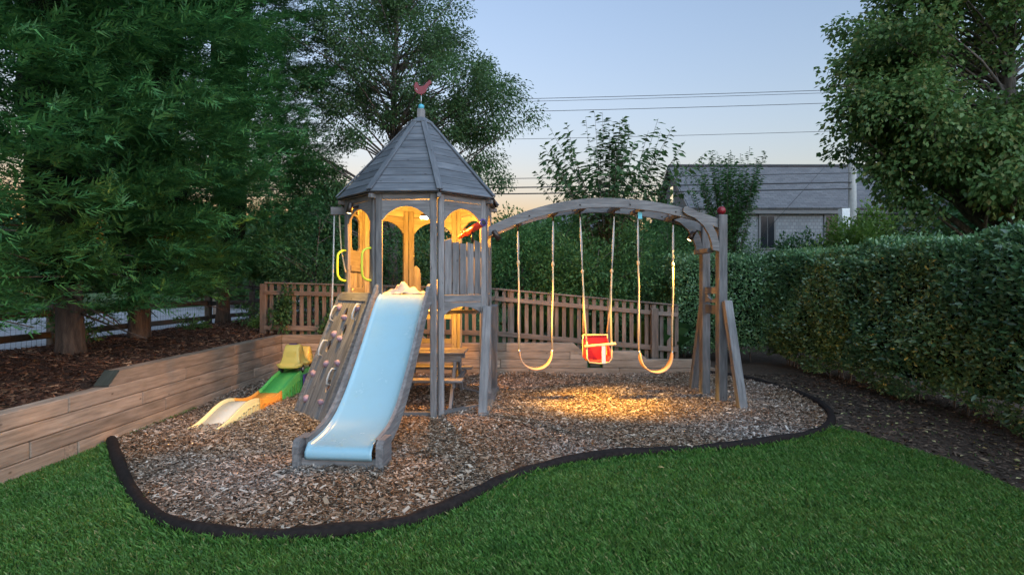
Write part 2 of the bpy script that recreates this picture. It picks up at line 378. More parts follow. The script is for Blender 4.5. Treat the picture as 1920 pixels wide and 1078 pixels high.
# bark mulch on the raised bed
n = 56000; x = rng.uniform(-7.0, -4.1, n); y = 3.0+14*rng.random(n)**1.7
ax = rand_dirs(n, -.3, .3); up = norm(np.stack([rng.normal(0, .35, n), rng.normal(0, .35, n), np.ones(n)], 1))
L = rng.gamma(4, .012, n).clip(.015, .12)
z = hgt(x, y)+.02*np.sin(x*3+y)*np.cos(y*2.1-x)+.042+rng.uniform(-.01, .02, n)
v, f = flakes(np.stack([x, y, z], 1), ax, up, L, L*rng.uniform(.12, .3, n), .2)
tag(obj('bark_mulch', mesh_np('bark_mulch', v, f, M_MBIT)), 'reddish bark mulch covering the raised bed under the conifers', 'mulch', kind='stuff')
# dark soil crumbs + fallen leaves under the hedge
n = 26000; x = rng.uniform(2.4, 6.2, n); y = rng.uniform(2.5, 9.6, n); k = inside(SOIL_POLY, x, y) & ~inside(CHIP_POLY, x, y); x, y = x[k], y[k]; n = len(x)
ax = rand_dirs(n, -.3, .3); up = norm(np.stack([rng.normal(0, .35, n), rng.normal(0, .35, n), np.ones(n)], 1)); L = rng.gamma(3, .01, n).clip(.01, .07)
M_SBIT = bits('soil_bit', [(0, (.03, .022, .016)), (.6, (.09, .062, .045)), (.93, (.15, .105, .075)), (1, (.25, .19, .12))])
v, f = flakes(np.stack([x, y, .014+rng.uniform(0, .012, n)], 1), ax, up, L, L*rng.uniform(.2, .6, n), .2)
tag(obj('soil_crumbs', mesh_np('soil_crumbs', v, f, M_SBIT)), 'dark crumbly soil and bark bits along the hedge foot', 'soil', kind='stuff')
n = 170; x = np.concatenate([rng.normal(4.35, .35, n), rng.uniform(-3, 5, 60)]); y = np.concatenate([rng.uniform(3.2, 8.5, n), rng.uniform(3, 6.5, 60)]); n = len(x)
k = (x < 5.0) & (inside(SOIL_POLY, x, y) | (rng.random(n) < .06)) & ~inside(CHIP_POLY, x, y); x, y = x[k], y[k]; n = len(x)
ax = rand_dirs(n, -.1, .2); up = norm(np.stack([rng.normal(0, .3, n), rng.normal(0, .3, n), np.ones(n)], 1))
onlawn = ~inside(SOIL_POLY, x, y)
v, f = leaves(np.stack([x, y, np.where(onlawn, .055, .035)], 1), ax, up, rng.uniform(.035, .07, n), rng.uniform(.02, .035, n))
tag(obj('fallen_leaves', mesh_np('fallen_leaves', v, f, M_FALL)), 'small pale fallen leaves scattered on soil and lawn', 'leaves', kind='stuff')
# lawn blades
def grass(n, x0, x1, y0, y1, pw):
    y = y0+(y1-y0)*rng.random(n)**pw; x = rng.uniform(x0, x1, n)
    k = (~inside(CHIP_POLY, x, y)) & (~inside(SOIL_POLY, x, y) | (rng.random(n) < .004)) & (np.abs(x) < y*1.02+.6); return x[k], y[k]
x, y = grass(600000, -3.95, 5.4, 2.3, 7.0, 1.25); n = len(x)
patch = .5+.5*np.sin(x*2.1+np.sin(y*2.7))*np.sin(y*1.9+x*.7+1.3)
h = rng.uniform(.018, .042, n)*(.75+.5*patch); w = rng.uniform(.0014, .0028, n)*(.8+y*.12)
de = np.full(n, 9.)
for p in edge: de = np.minimum(de, np.hypot(x-p.x, y-p.y))
h = np.where(de < .10, h*rng.uniform(1.0, 2.0, n), h)
a = rng.uniform(0, 2*PI, n); s = np.stack([np.cos(a), np.sin(a), np.zeros(n)], 1); fw = np.stack([-np.sin(a), np.cos(a), np.zeros(n)], 1)
lean = rng.uniform(.1, 1.0, n)[:, None]*h[:, None]; b = np.stack([x, y, np.zeros(n)], 1); zz = np.array([[0, 0, 1.]])
v = np.stack([b-s*w[:, None], b+s*w[:, None], b+zz*h[:, None]*.62+fw*lean*.35+s*w[:, None]*.8, b+zz*h[:, None]*.95+fw*lean], 1).reshape(-1, 3)
i = np.arange(n)[:, None]*4; f = np.concatenate([i+[[0, 1, 2]], i+[[0, 2, 3]]], 1).reshape(-1, 3)
tag(obj('grass', mesh_np('grass', v, f, M_GRS)), 'mown green lawn grass in front of the play bed', 'grass', kind='stuff')

# ------------------------------------------------------------------ edging, retaining walls
pts = [p.copy() for p in edge]; pts[0].z = .02
for q, p in enumerate(pts): p.z = .035+.008*math.sin(q*.37)+.003*math.sin(q*1.3)
vv, ff = tube_arrays(pts, [.047+.004*math.sin(q*.53)+.002*math.sin(q*1.7) for q in range(len(pts))], 9)
tag(MB().add(vv, ff).build('garden_edging', RUBBER, None, True), 'dark round edging log curving between wood chips and lawn', 'edging')

def wall(name, label, origin, along, courses, T=.15, ch=.142):
    """courses: list of rows, each a list of (start, end) along the wall"""
    e = empty(name, origin, label, 'retaining wall'); ax = Vector(along).normalized(); nrm = Vector((-ax.y, ax.x, 0)); o = Vector(origin)
    for r, row in enumerate(courses):
        for (a, b) in row:
            dx = random.uniform(-.004, .004)
            c = o+ax*((a+b)/2)+nrm*(T/2+dx)+Vector((0, 0, ch*(r+.5)-.02))
            board('timber', e, TIMBER, b-a-.006, ch-.005, T, c, ax, nrm, .008)
    return e
# left wall runs along +Y, its solid side towards -X
ends = 9.63+.15
LW = wall('retaining_wall', 'long weathered timber retaining wall under the conifers on the left', (WX, 0, 0), (0, 1, 0), [
    [(0.6, 2.7), (2.7, 4.96), (5.12, 7.9), (7.9, ends)],
    [(0.6, 1.9), (1.9, 4.6), (4.6, 6.4), (6.4, 8.6), (8.6, ends)],
    [(0.6, 3.1), (3.1, 6.0), (6.0, 8.1), (8.1, ends)],
    [(0.6, 2.2), (2.2, 5.0), (5.0, 6.8), (6.8, 8.9), (8.9, ends)],
    [(8.0, ends)]])
board('timber_end', LW, TIMBER, .135, .13, .15, (WX-.078, 5.04, .142*.5-.02), (1, 0, 0), (0, 1, 0))
zu = .142*4-.02+.003
obj('timber', poly_mesh('timber', [(0, 0), (2.49, 0), (2.49, .135), (.16, .135)], [], .15, TIMBER), LW, Matrix(((0, 0, 1, WX-.075), (1, 0, 0, 5.50), (0, 1, 0, zu), (0, 0, 0, 1))))
board('timber_end', LW, TIMBER_END, .205, .148, .012, (WX-.075, 5.50+.08-.006, zu+.0675+.004), (0, .16, .135), (0, -.135, .16), .002)
# back wall runs along -X .. so that its solid side is +Y
BW = empty('retaining_wall', (0, WY, 0), 'low stepped timber retaining wall below the picket fence at the back', 'retaining wall')
ch = .142
rows = [[(WX, -1.9), (-1.9, .3), (.3, 1.85), (1.85, 3.5)], [(WX, -2.6), (-2.6, -.2), (-.2, 1.30), (1.56, 3.42)],
        [(WX, -3.0), (-3.0, -1.0), (-1.0, .15), (.15, 1.0), (1.0, 2.2)], [(WX, -2.2), (-2.2, -.1), (-.1, 1.08)], [(WX, -2.8), (-2.8, -1.55)]]
for r, row in enumerate(rows):
    for q, (a, b) in enumerate(row):
        z = ch*(r+.5)-.02; dy = random.uniform(-.004, .004)
        if r >= 2 and q == len(row)-1:               # last timber of a step has a slanted end
            me = poly_mesh('timber', [(-(b-a)/2+.003, -ch/2+.002), ((b-a)/2+.13, -ch/2+.002), ((b-a)/2-.02, ch/2-.002), (-(b-a)/2+.003, ch/2-.002)], [], .15, TIMBER)
            obj('timber', me, BW, frame(((a+b)/2, WY+.075+dy, z), (1, 0, 0), (0, -1, 0)))
        else:
            board('timber', BW, TIMBER, b-a-.006, ch-.005, .15, ((a+b)/2, WY+.075+dy, z), (1, 0, 0), (0, -1, 0), .007)
board('timber_end', BW, TIMBER_END, .17, .12, .13, (1.43, WY+.08, ch*1.5-.02), (1, 0, 0), (0, -1, 0))

# ------------------------------------------------------------------ picket fence
FY = 9.98
def ftop(x): return float(np.interp(x, [-4.45, -.3, 2.95], [1.60, 1.49, 1.20]))
PF = empty('picket_fence', (-4.45, FY, .6), 'brown wooden picket fence with cap rail along the back', 'fence')
def fslope(x0, x1, dz, L, name, Wd, T, yo, zd=(0, -1, 0)):
    beam2(name, PF, FENCEW, (x0, FY+yo, ftop(x0)+dz), (x1, FY+yo, ftop(x1)+dz), Wd, T, zd)
for x0, x1 in ((-4.40, -2.3), (-2.3, -.3), (-.3, 1.35), (1.35, 2.95)):
    fslope(x0+.004, x1-.004, -.012, 0, 'cap_rail', .10, .028, 0, (0, 0, 1))
    fslope(x0+.004, x1-.004, -.185, 0, 'rail', .075, .04, -.045)
    fslope(x0+.004, x1-.004, -.80, 0, 'rail', .085, .04, -.045)
x = -4.28
while x < 2.98:
    t = ftop(x)-.032; b = max(float(hgt(x, 10.2)), t-1.02)-.03
    board('picket', PF, FENCEW, t-b, .068, .02, (x, FY-.008, (t+b)/2), (0, 0, 1), (0, -1, 0), .003); x += .1335
for px in (-4.42, -2.3, -.02, 2.52):
    t = ftop(px)-.03; b = float(hgt(px, 10.2))-.1
    board('post', PF, FENCEW, t-b+.0, .115, .10, (px, FY+.055 if px > -4 else FY, (t+b)/2), (0, 0, 1), (0, -1, 0), .005)
board('post', PF, FENCEW, .99, .125, .05, (2.52, FY-.095, .64), (0, 0, 1), (0, -1, 0), .005)

# ------------------------------------------------------------------ playset
TC = Vector((-1.2, 7.4, 0)); TR = R(-2); S = .75; A = S*1.20711
PS = empty('wooden_playset', TC, 'weathered cedar playset with octagonal tower, blue slide and arched swing beam', 'playset')
ca, sa = math.cos(TR), math.sin(TR)
def TW(x, y, z): return Vector((TC.x+x*ca-y*sa, TC.y+x*sa+y*ca, z))
class Face:
    def __init__(s, deg):
        a = R(deg); s.n = Vector((math.cos(a+TR), math.sin(a+TR), 0)); s.t = Vector((-s.n.y, s.n.x, 0))
    def p(s, u, z, off=0.0): q = TC+s.n*(A+off)+s.t*u; q.z = z; return q
FR_, RR, BR, BB, BL, LL, FL = [Face(d) for d in (-45, 0, 45, 90, 135, 180, 225)]; FF = Face(-90)
FACES = {'front': FF, 'fr': FR_, 'r': RR, 'br': BR, 'b': BB, 'bl': BL, 'l': LL, 'fl': FL}
DECK, WALLTOP = 1.43, 2.63
SU = S/2-.019-.0375
for nm, fc in FACES.items():
    for sgn in (-1, 1):
        board('post', PS, CEDAR, WALLTOP-.002, .075, .045, fc.p(sgn*SU, WALLTOP/2, -.0225), (0, 0, 1), fc.n, .006)
    hw = SU-.0375-.002
    board('frieze_board', PS, CEDAR, 2*hw, .085, .03, fc.p(0, WALLTOP-.045, -.02), fc.t, fc.n)
    ar = [(-hw, -.17), (-hw, .06), (hw, .06), (hw, -.17)]+[(hw-.01-(2*hw-.02)*q/14, -.17+.155*math.sin(PI*q/14)**.75) for q in range(15)]
    obj('arched_header', poly_mesh('arched_header', ar[::-1], [], .026, CEDAR), PS, frame(fc.p(0, WALLTOP-.153, -.018), fc.t, fc.n))
    board('deck_rim', PS, CEDAR, 2*hw, .085, .035, fc.p(0, DECK-.045, -.022), fc.t, fc.n)
    if nm in ('fr', 'r', 'br', 'l'):
        lo = [(-hw, -.10), (-hw, .04), (hw, .04), (hw, -.10)]+[(hw-.01-(2*hw-.02)*q/12, -.10+.09*math.sin(PI*q/12)**.7) for q in range(13)]
        obj('arched_brace', poly_mesh('arched_brace', lo[::-1], [], .026, CEDAR), PS, frame(fc.p(0, DECK-.13, -.02), fc.t, fc.n))
    # ground frame
    board('ground_beam', PS, CEDAR, S*.86, .06, .05, fc.p(0, .04, -.075), fc.t, (0, 0, 1))
# deck boards clipped to the octagon
dk = poly_mesh('deck', [((A-.05)/math.cos(R(22.5))*math.cos(R(22.5+45*k)), (A-.05)/math.cos(R(22.5))*math.sin(R(22.5+45*k))) for k in range(8)], [], .03, CEDAR)
DK = obj('deck', dk, PS, frame(TW(0, 0, DECK-.045), TW(1, 0, 0)-TW(0, 0, 0), (0, 0, 1)))
ai = A-.05
for k in range(12):
    y0 = -ai+2*ai*k/12+.003; y1 = -ai+2*ai*(k+1)/12-.003
    hwf = lambda y: min(ai, ai*math.sqrt(2)-abs(y)-.002)
    ys_ = [y0, y1]+([-(ai*math.sqrt(2)-ai)] if y0 < -(ai*math.sqrt(2)-ai) < y1 else [])+([(ai*math.sqrt(2)-ai)] if y0 < (ai*math.sqrt(2)-ai) < y1 else [])
    ys_ = sorted(ys_); ol = [(hwf(y), y) for y in ys_]+[(-hwf(y), y) for y in ys_[::-1]]
    obj('deck_board', poly_mesh('deck_board', ol, [], .026, CEDAR), DK, frame(TW(0, 0, DECK-.015), TW(1, 0, 0)-TW(0, 0, 0), (0, 0, 1)))
# railings of upright boards
def railing(fc, nb, z0, zt, dip, name='railing_board'):
    hw = SU-.04; w = 2*hw/nb
    for k in range(nb):
        u = -hw+w*(k+.5); l, r = -w/2+.008, w/2-.008
        tz = lambda q: zt-dip*math.sin(PI*(u+q+hw)/(2*hw))
        hgt_ = lambda q: tz(q)-z0
        # local X is up the board
        ol = [(0, l), (0, r), (hgt_(r), r), (hgt_((l+r)/2), (l+r)/2), (hgt_(l), l)]
        obj(name, poly_mesh(name, ol, [], .022, CEDAR), PS, frame(fc.p(u, z0, -.016), (0, 0, 1), fc.n))
    board('rail', PS, CEDAR, 2*hw, .06, .03, fc.p(0, z0+.09, -.05), fc.t, fc.n)
    board('rail', PS, CEDAR, 2*hw, .06, .03, fc.p(0, zt-dip-.10, -.05), fc.t, fc.n)
railing(FR_, 5, DECK+.005, 2.10, .055)
railing(RR, 5, DECK+.005, 2.08, .05)
railing(BR, 5, DECK+.005, 1.93, .05)
# boarded panel with a window on the left face
hw = SU-.04
wp = poly_mesh('window_panel', [(-hw, -.16), (hw, -.16), (hw, .62), (-hw, .62)], [[(-hw*.62, .10), (-hw*.4, .05), (hw*.4, .05), (hw*.62, .10), (hw*.62, .52), (-hw*.62, .52)]], .024, CEDAR)
obj('window_panel', wp, PS, frame(LL.p(0, 1.95, -.022), LL.t, LL.n))
for k in range(5):
    board('panel_board', PS, CEDAR, .36, 2*hw/5-.006, .02, LL.p(-hw+2*hw/5*(k+.5), DECK+.005+.18, -.022), (0, 0, 1), LL.n)
board('rail', PS, CEDAR, 2*hw, .075, .03, LL.p(0, DECK+.33, -.05), LL.t, LL.n)
board('rail', PS, CEDAR, 2*hw, .075, .03, LL.p(0, DECK+.045, -.05), LL.t, LL.n)
# entry side piece at the back + lower back panel
sp = poly_mesh('entry_side_board', [(0, -.05), (0, .05), (.28, .05), (.36, .03), (.40, -.02), (.38, -.05)], [], .03, CEDAR)
obj('entry_side_board', sp, PS, frame(BB.p(SU-.09, DECK, -.03), (0, 0, 1), BB.n))
board('back_panel', PS, CEDAR, .46, .30, .02, BL.p(-.02, .86, -.03), BL.t, BL.n)
for z in (.35, .72, 1.08):
    board('ladder_rung', PS, CEDAR, 2*hw, .07, .035, BB.p(0, z, -.03), BB.t, BB.n)
board('cross_rail', PS, CEDAR, 1.5, .05, .05, TW(0, .1, 1.19), TW(1, 0, 0)-TW(0, 0, 0), (0, 0, 1))

# roof
RA, RZ0, RI, RZ1 = .975, 2.615, .12, 3.66
def octa(ap, z): return [TW(ap/math.cos(R(22.5))*math.cos(R(22.5+45*k)), ap/math.cos(R(22.5))*math.sin(R(22.5+45*k)), z) for k in range(8)]
b0, b1, b2 = octa(RA-.02, RZ0-.005), octa(RI, RZ1-.012), octa(RA-.09, RZ0+.0)
ov = b0+b1+b2; of = [(k, (k+1) % 8, 8+(k+1) % 8, 8+k) for k in range(8)]+[(k, (k+1) % 8, 16+(k+1) % 8, 16+k) for k in range(8)]
b3 = octa(RI-.02, RZ1-.07); ov += b3; of += [(16+k, 16+(k+1) % 8, 24+(k+1) % 8, 24+k) for k in range(8)]
RF = MB().add(ov, of).build('roof', CEDAR, PS)
slope = math.hypot(RA-RI, RZ1-RZ0); rows_n = 10
for nm, d in zip(FACES, (-90, -45, 0, 45, 90, 135, 180, 225)):
    fc = FACES[nm]
    upv = (fc.n*(RI-RA)+Vector((0, 0, RZ1-RZ0))).normalized(); nv = fc.t.cross(upv).normalized()
    base = TC+fc.n*RA; base.z = RZ0
    for k in range(rows_n):
        v0, v1 = slope*k/rows_n, slope*(k+1)/rows_n-.002
        w0 = (RA+(RI-RA)*v0/slope)*math.tan(R(22.5))-.004; w1 = (RA+(RI-RA)*v1/slope)*math.tan(R(22.5))-.004
        vm = (v0+v1)/2; hh = (v1-v0)/2
        c = base+upv*vm+nv*(.014+random.uniform(-.001, .001))
        tilt = (upv-nv*.03).normalized()
        me = poly_mesh('roof_board', [(-w0, -hh), (w0, -hh), (w1, hh), (-w1, hh)], [], .016, SHAKE)
        obj('roof_board', me, RF, frame(c, fc.t, fc.t.cross(tilt)))
    e0 = octa(RA+.015, RZ0)[0]
for k in range(8):
    a, b = octa(RA+.02, RZ0+.010)[k], octa(RI, RZ1+.014)[k]; nrm = (a-TC); nrm.z = 0
    beam2('ridge_cap', RF, SHAKE, a+Vector((0, 0, .022)), b+Vector((0, 0, .022)), .075, .018, nrm+Vector((0, 0, .9)))
    # soffit bracket blocks under the eave corners
    q = octa(A+.02, RZ0-.035)[k]; dr = (q-TC); dr.z = 0
    board('eave_block', RF, CEDAR, .10, .05, .05, q, dr, (0, 0, 1))
cb = [p for p in octa(.165, 3.655)]+[p for p in octa(.168, 3.672)]+[p for p in octa(.05, 3.755)]
cf = [(k, (k+1) % 8, 8+(k+1) % 8, 8+k) for k in range(8)]+[(8+k, 8+(k+1) % 8, 16+(k+1) % 8, 16+k) for k in range(8)]+[tuple(range(16, 24)), tuple(range(7, -1, -1))]
RC = MB().add(cb, cf).build('roof_cap', SHAKE, PS)
board('finial_block', RC, CEDAR, .115, .092, .092, TC+Vector((0, 0, 3.808)), (0, 0, 1), FF.n)
def ball(name, parent, mat, c, r, sx=1, sy=1, sz=1):
    bm = bmesh.new(); bmesh.ops.create_uvsphere(bm, u_segments=18, v_segments=12, radius=r); bmesh.ops.scale(bm, vec=(sx, sy, sz), verts=bm.verts)
    return obj(name, bm_mesh(name, bm, mat, True), parent, Matrix.Translation(Vector(c)))
ball('finial_ball', RC, BALLBLUE, TC+Vector((0, 0, 3.895)), .041)
tube('rod', RC, METAL, [TC+Vector((0, 0, 3.90)), TC+Vector((0, 0, 4.09))], .006, 6)
birdp = [(0, 0), (.045, .012), (.075, .045), (.085, .085), (.115, .125), (.155, .165), (.150, .19), (.138, .205), (.12, .20), (.075, .155), (.045, .125), (.005, .115),
         (-.03, .118), (-.042, .15), (-.055, .172), (-.075, .178), (-.092, .165), (-.098, .135), (-.112, .122), (-.098, .108), (-.098, .07), (-.075, .03), (-.04, .006)]
obj('bird_vane', poly_mesh('bird_vane', [(a*.88, b*.92) for a, b in birdp], [], .026, DRED), RC, frame(TC+Vector((0, 0, 4.06)), (1, 0, 0), (0, -1, 0)))
tube('wing_mark', RC, STRAP, [TC+Vector((-.075, -.015, 4.12)), TC+Vector((-.06, -.015, 4.135)), TC+Vector((-.045, -.015, 4.11))], .003, 4)

# slide
ST = Vector((-1.245, 6.56, 0)); SE = Vector((-1.435, 4.62, 0)); su = (SE-ST).normalized(); sw = Vector((su.y, -su.x, 0))*-1
if sw.x < 0: sw = -sw
prof = [(0, 1.425), (.10, 1.41), (.20, 1.36), (.32, 1.255), (.46, 1.11), (.65, .915), (.85, .715), (1.05, .53), (1.22, .395), (1.38, .30), (1.55, .24), (1.72, .21), (1.90, .195)]
prof = [(p.x, p.y) for p in smooth_path([Vector((a, b, 0)) for a, b in prof], 4)]
def SP(t, w, z): q = ST+su*t+sw*w; q.z = z; return q
HB = .285
def lip(t): return 0
verts, faces = [], []; cross = [(-HB, .03), (-HB+.02, .008), (-HB+.06, 0), (0, -.004), (HB-.06, 0), (HB-.02, .008), (HB, .03)]
pr2 = prof+[(1.93, .185), (1.945, .165), (1.945, .135), (1.935, .105)]
for i, (t, z) in enumerate(pr2):
    flat = 1 if i < len(prof) else 0
    for w, dz in cross: verts.append(SP(t, w, z+dz*flat))
nc = len(cross)
for i in range(len(pr2)-1):
    for k in range(nc-1): faces.append((i*nc+k, i*nc+k+1, (i+1)*nc+k+1, (i+1)*nc+k))
SL = MB().add(verts, faces).build('slide', BLUE, PS, True)
sm = SL.modifiers.new('thick', 'SOLIDIFY'); sm.thickness = .012; sm.offset = -1
for sgn in (-1, 1):                                   # shaped wooden sides
    top, bot = [], []
    for t, z in prof:
        up = .09 if t < 1.0 else .09-.02*min(1, (t-1)/.5)
        # offset perpendicular to the slope
        top.append((t, z+up*(1 if t > .02 else .9))); bot.append((t, z-.075))
    top = [(-.02, 1.50), (.03, 1.545), (.09, 1.56), (.16, 1.535)]+[(t+.03, z) for t, z in top if t > .2]
    top[-1] = (1.86, top[-1][1]); bot = [(-.02, 1.34)]+[(max(t-.04, 0), z) for t, z in bot if t > .12]
    ol = top+[(1.86, .15)]+bot[::-1]
    # local X along slide, local Y up
    me = poly_mesh('side_rail', ol, [], .034, CEDAR)
    o_ = ST+sw*(sgn*(HB+.021)); obj('side_rail', me, SL, Matrix(((su.x, 0, sw.x, o_.x), (su.y, 0, sw.y, o_.y), (0, 1, 0, 0), (0, 0, 0, 1))))
    fb = [(1.74, -.02), (1.97, -.02), (1.97, .21), (1.955, .25), (1.92, .27), (1.74, .27)]
    o_ = ST+sw*(sgn*(HB+.071)); obj('foot_block', poly_mesh('foot_block', fb, [], .06, CEDAR), SL, Matrix(((su.x, 0, sw.x, o_.x), (su.y, 0, sw.y, o_.y), (0, 1, 0, 0), (0, 0, 0, 1))))
board('cross_board', SL, CEDAR, 2*HB+.09, .12, .04, SP(1.90, 0, .045), sw, su)

lt = MB()
for k in range(34):
    t_ = random.uniform(1.45, 1.9) if k < 26 else random.uniform(.5, 1.4); w_ = random.uniform(-.24, .24); z_ = float(np.interp(t_, [a for a, b in prof], [b for a, b in prof]))+.004
    a_ = random.uniform(0, 6.28); l_ = random.uniform(.008, .022); p_ = SP(t_, w_, z_); q_ = SP(t_+.02, w_, float(np.interp(t_+.02, [a for a, b in prof], [b for a, b in prof]))+.004); du = (q_-p_).normalized()
    e1 = du*math.cos(a_)+sw*math.sin(a_); e2 = du*-math.sin(a_)+sw*math.cos(a_); lt.add([p_-e1*l_, p_+e2*l_*.4, p_+e1*l_, p_-e2*l_*.4], [(0, 1, 2, 3)])
tag(lt.build('leaf_litter', M_MBIT), 'tiny dry leaf bits lying on the blue slide', 'litter', kind='stuff')
# climbing wall on the front-left face
cn = FL.n; ct = FL.t
cw0 = FL.p(0, DECK+.0, .015); cw1 = FL.p(0, 0.0, .60); cup = (cw0-cw1).normalized(); cnv = ct.cross(cup).normalized()
clen = (cw0-cw1).length
CWf = MB()
for sgn in (-1, 1):
    q = cw1+cup*(clen/2)+ct*(sgn*.378)-cnv*.025
    M = frame(q, cup, cnv); CWf.box((0, 0, 0), (clen-.02, .048, .15), M)
CW = CWf.build('climbing_wall', CEDAR, PS, bevel=.004)
nb = 6; bw = .70/nb
holes = {0: [], 1: [.86], 2: [1.28], 3: [1.08], 4: [.42], 5: []}
def hold_mesh(seed, r=.045):
    rr = random.Random(seed); bm = bmesh.new(); bmesh.ops.create_icosphere(bm, subdivisions=2, radius=r)
    for v in bm.verts:
        v.co *= 1+rr.uniform(-.16, .16); v.co.y *= .8
        if v.co.z < 0: v.co.z *= .3
    return bm_mesh('hold', bm, HOLDM, True)
HM = [hold_mesh(s) for s in range(4)]
for k in range(nb):
    u = -.35+bw*(k+.5); L_ = clen-.10
    el = [[(h-L_/2+.075*math.cos(2*PI*q/14), .047*math.sin(2*PI*q/14)) for q in range(14)] for h in holes[k]]
    me = poly_mesh('board', [(-L_/2, -bw/2+.003), (L_/2, -bw/2+.003), (L_/2, bw/2-.003), (-L_/2, bw/2-.003)], el, .024, CEDAR)
    obj('board', me, CW, frame(cw1+cup*(L_/2+.01)+ct*u+cnv*.0185, cup, cnv))
board('top_board', CW, CEDAR, .70, .11, .035, cw0-cup*.04+cnv*.026, ct, cnv)
board('base_board', CW, CEDAR, .70, .10, .03, cw1+cup*.045-cnv*.012, ct, cnv)
for j, (u, h) in enumerate([(-.22, .22), (.17, .24), (-.27, .52), (-.05, .66), (.22, .70), (-.12, 1.02), (-.02, 1.24), (-.25, 1.36), (.20, 1.36), (.06, .98)]):
    obj('hold', HM[j % 4], CW, frame(cw1+cup*h+ct*u+cnv*.032, (cup*math.cos(j*1.3)+ct*math.sin(j*1.3)), cnv))
for j, (u, h) in enumerate([(.22, .44), (-.25, .74), (-.30, 1.18), (.24, 1.22)]):
    c = cw1+cup*h+ct*u+cnv*.03
    tube('grip', CW, GRIPM, [c, c+cnv*.05+cup*.01, c+cnv*.06+cup*.06, c+cnv*.06+cup*.13, c+cnv*.05+cup*.18, c+cup*.19], .011, 6)

# grab handles, telescope, rope beam
def handle(fc, u, z0, z1):
    b = lambda z, d: fc.p(u, z, d)
    pts = [b(z0, 0), b(z0+.01, .06), b(z0+.05, .105), b(z0+.12, .115), b(z1-.12, .115), b(z1-.05, .105), b(z1-.01, .06), b(z1, 0)]
    tube('grab_handle', PS, HANDLE, smooth_path(pts, 3), .014, 8)
handle(FL, -SU, 1.60, 1.98); handle(FL, SU-.01, 1.60, 1.98); handle(BL, SU-.03, 1.60, 1.96)
ta, tb = Vector((-.66, 7.01, 2.145)), Vector((-.335, 6.60, 2.285)); td = (tb-ta)
TE = MB().tube([ta+td*.32, ta+td*.97], [.038, .042], 14).build('telescope', RED, PS, True)
tube('eyepiece', TE, RED, [ta, ta+td*.34], .026, 12)
tube('collar', TE, RED, [ta+td*.30, ta+td*.36], .044, 12)
tube('rim', TE, PURPLE, [ta+td*.955, ta+td*1.0], .047, 14)
tube('lens', TE, TYRE, [ta+td*.99, ta+td*1.003], .032, 12)
mid = ta+td*.55; tube('mount', TE, DMETAL, [mid-Vector((0, 0, .16)), mid-Vector((0, 0, .03))], .014, 6)
rb0 = P(621, 396, 7.25); rb1 = LL.p(0, rb0.z, .0); rb1 = Vector((rb1.x+.12, rb0.y, rb0.z))
beam2('rope_beam', PS, CEDAR, rb0, rb1, .10, .06, (0, 1, 0))

# swing frame
SA_, SB_ = Vector((-.30, 7.33, 0)), Vector((2.71, 7.56, 0)); se = (SB_-SA_).normalized(); sn = Vector((se.y, -se.x, 0))   # sn towards the camera
SLEN = (SB_-SA_).length
def SW(t, w, z): q = SA_+se*t+sn*w; q.z = z; return q
def arch_z(x): return 2.66-(.165 if x < 1.5 else .116)*(x-1.5)**2
def arch_poly(x0, x1, hgt_, n=28, f=arch_z):
    xs_ = [x0+(x1-x0)*i/n for i in range(n+1)]; return [(x, f(x)) for x in xs_]+[(x, f(x)-hgt_) for x in xs_[::-1]]
def sw_plate(name, parent, ol, T, w, mat=CEDAR):
    o_ = SA_+sn*w; return obj(name, poly_mesh(name, ol, [], T, mat), parent, Matrix(((se.x, 0, sn.x, o_.x), (se.y, 0, sn.y, o_.y), (0, 1, 0, 0), (0, 0, 0, 1))))
for w in (.26, -.26):
    bmo = sw_plate('arch_beam', PS, arch_poly(-.02, SLEN-.055, .12), .055, w)
    for t in (.5, 1.15, 1.8, 2.4):
        tube('bolt', bmo, DMETAL, [SW(t, w+.024, arch_z(t)-.075), SW(t, w+.033, arch_z(t)-.075)], .011, 6)
    # curved knee brace
    br = []
    for q in range(11):
        a = q/10*PI/2; br.append((SLEN-.42+.36*math.sin(a), 2.36-.0-.30*(1-math.cos(a))))
    br2 = [(p[0]+.13, p[1]+.105) if 0 < i < 10 else p for i, p in enumerate(br)]
    outer = [(SLEN-.50, 2.555), (SLEN-.40, 2.52), (SLEN-.27, 2.44), (SLEN-.17, 2.34), (SLEN-.10, 2.22), (SLEN-.064, 2.08), (SLEN-.062, 1.98)]
    inner = [(SLEN-.15, 2.0), (SLEN-.16, 2.08), (SLEN-.20, 2.20), (SLEN-.27, 2.31), (SLEN-.38, 2.405), (SLEN-.50, 2.455), (SLEN-.54, 2.49), (SLEN-.53, 2.545)]
    sw_plate('knee_brace', PS, outer+inner, .05, w+.054)
    board('swing_post', PS, CEDAR, 2.46 if w > 0 else 2.40, .115, .115, SW(SLEN, w, 1.23 if w > 0 else 1.20), (0, 0, 1), sn, .007)
ball('post_ball', PS, DRED, SW(SLEN, .26, 2.515), .056)
board('brace_block', PS, CEDAR, .44, .09, .06, SW(SLEN-.13, 0.0, 2.0), sn, (0, 0, 1))
board('cross_rail', PS, CEDAR, .40, .09, .05, SW(SLEN, 0, 1.475), sn, se)
ap = [(-.2, -.09), (-.2, .06), (.2, .06), (.2, -.09)]+[(.19-.38*q/10, -.09+.11*math.sin(PI*q/10)**.6) for q in range(11)]
o_ = SW(SLEN, 0, 1.37); obj('arched_brace', poly_mesh('arched_brace', ap[::-1], [], .03, CEDAR), PS, frame(o_, sn, se))
board('cross_rail', PS, CEDAR, .40, .12, .03, SW(SLEN, 0, 1.22), sn, se)
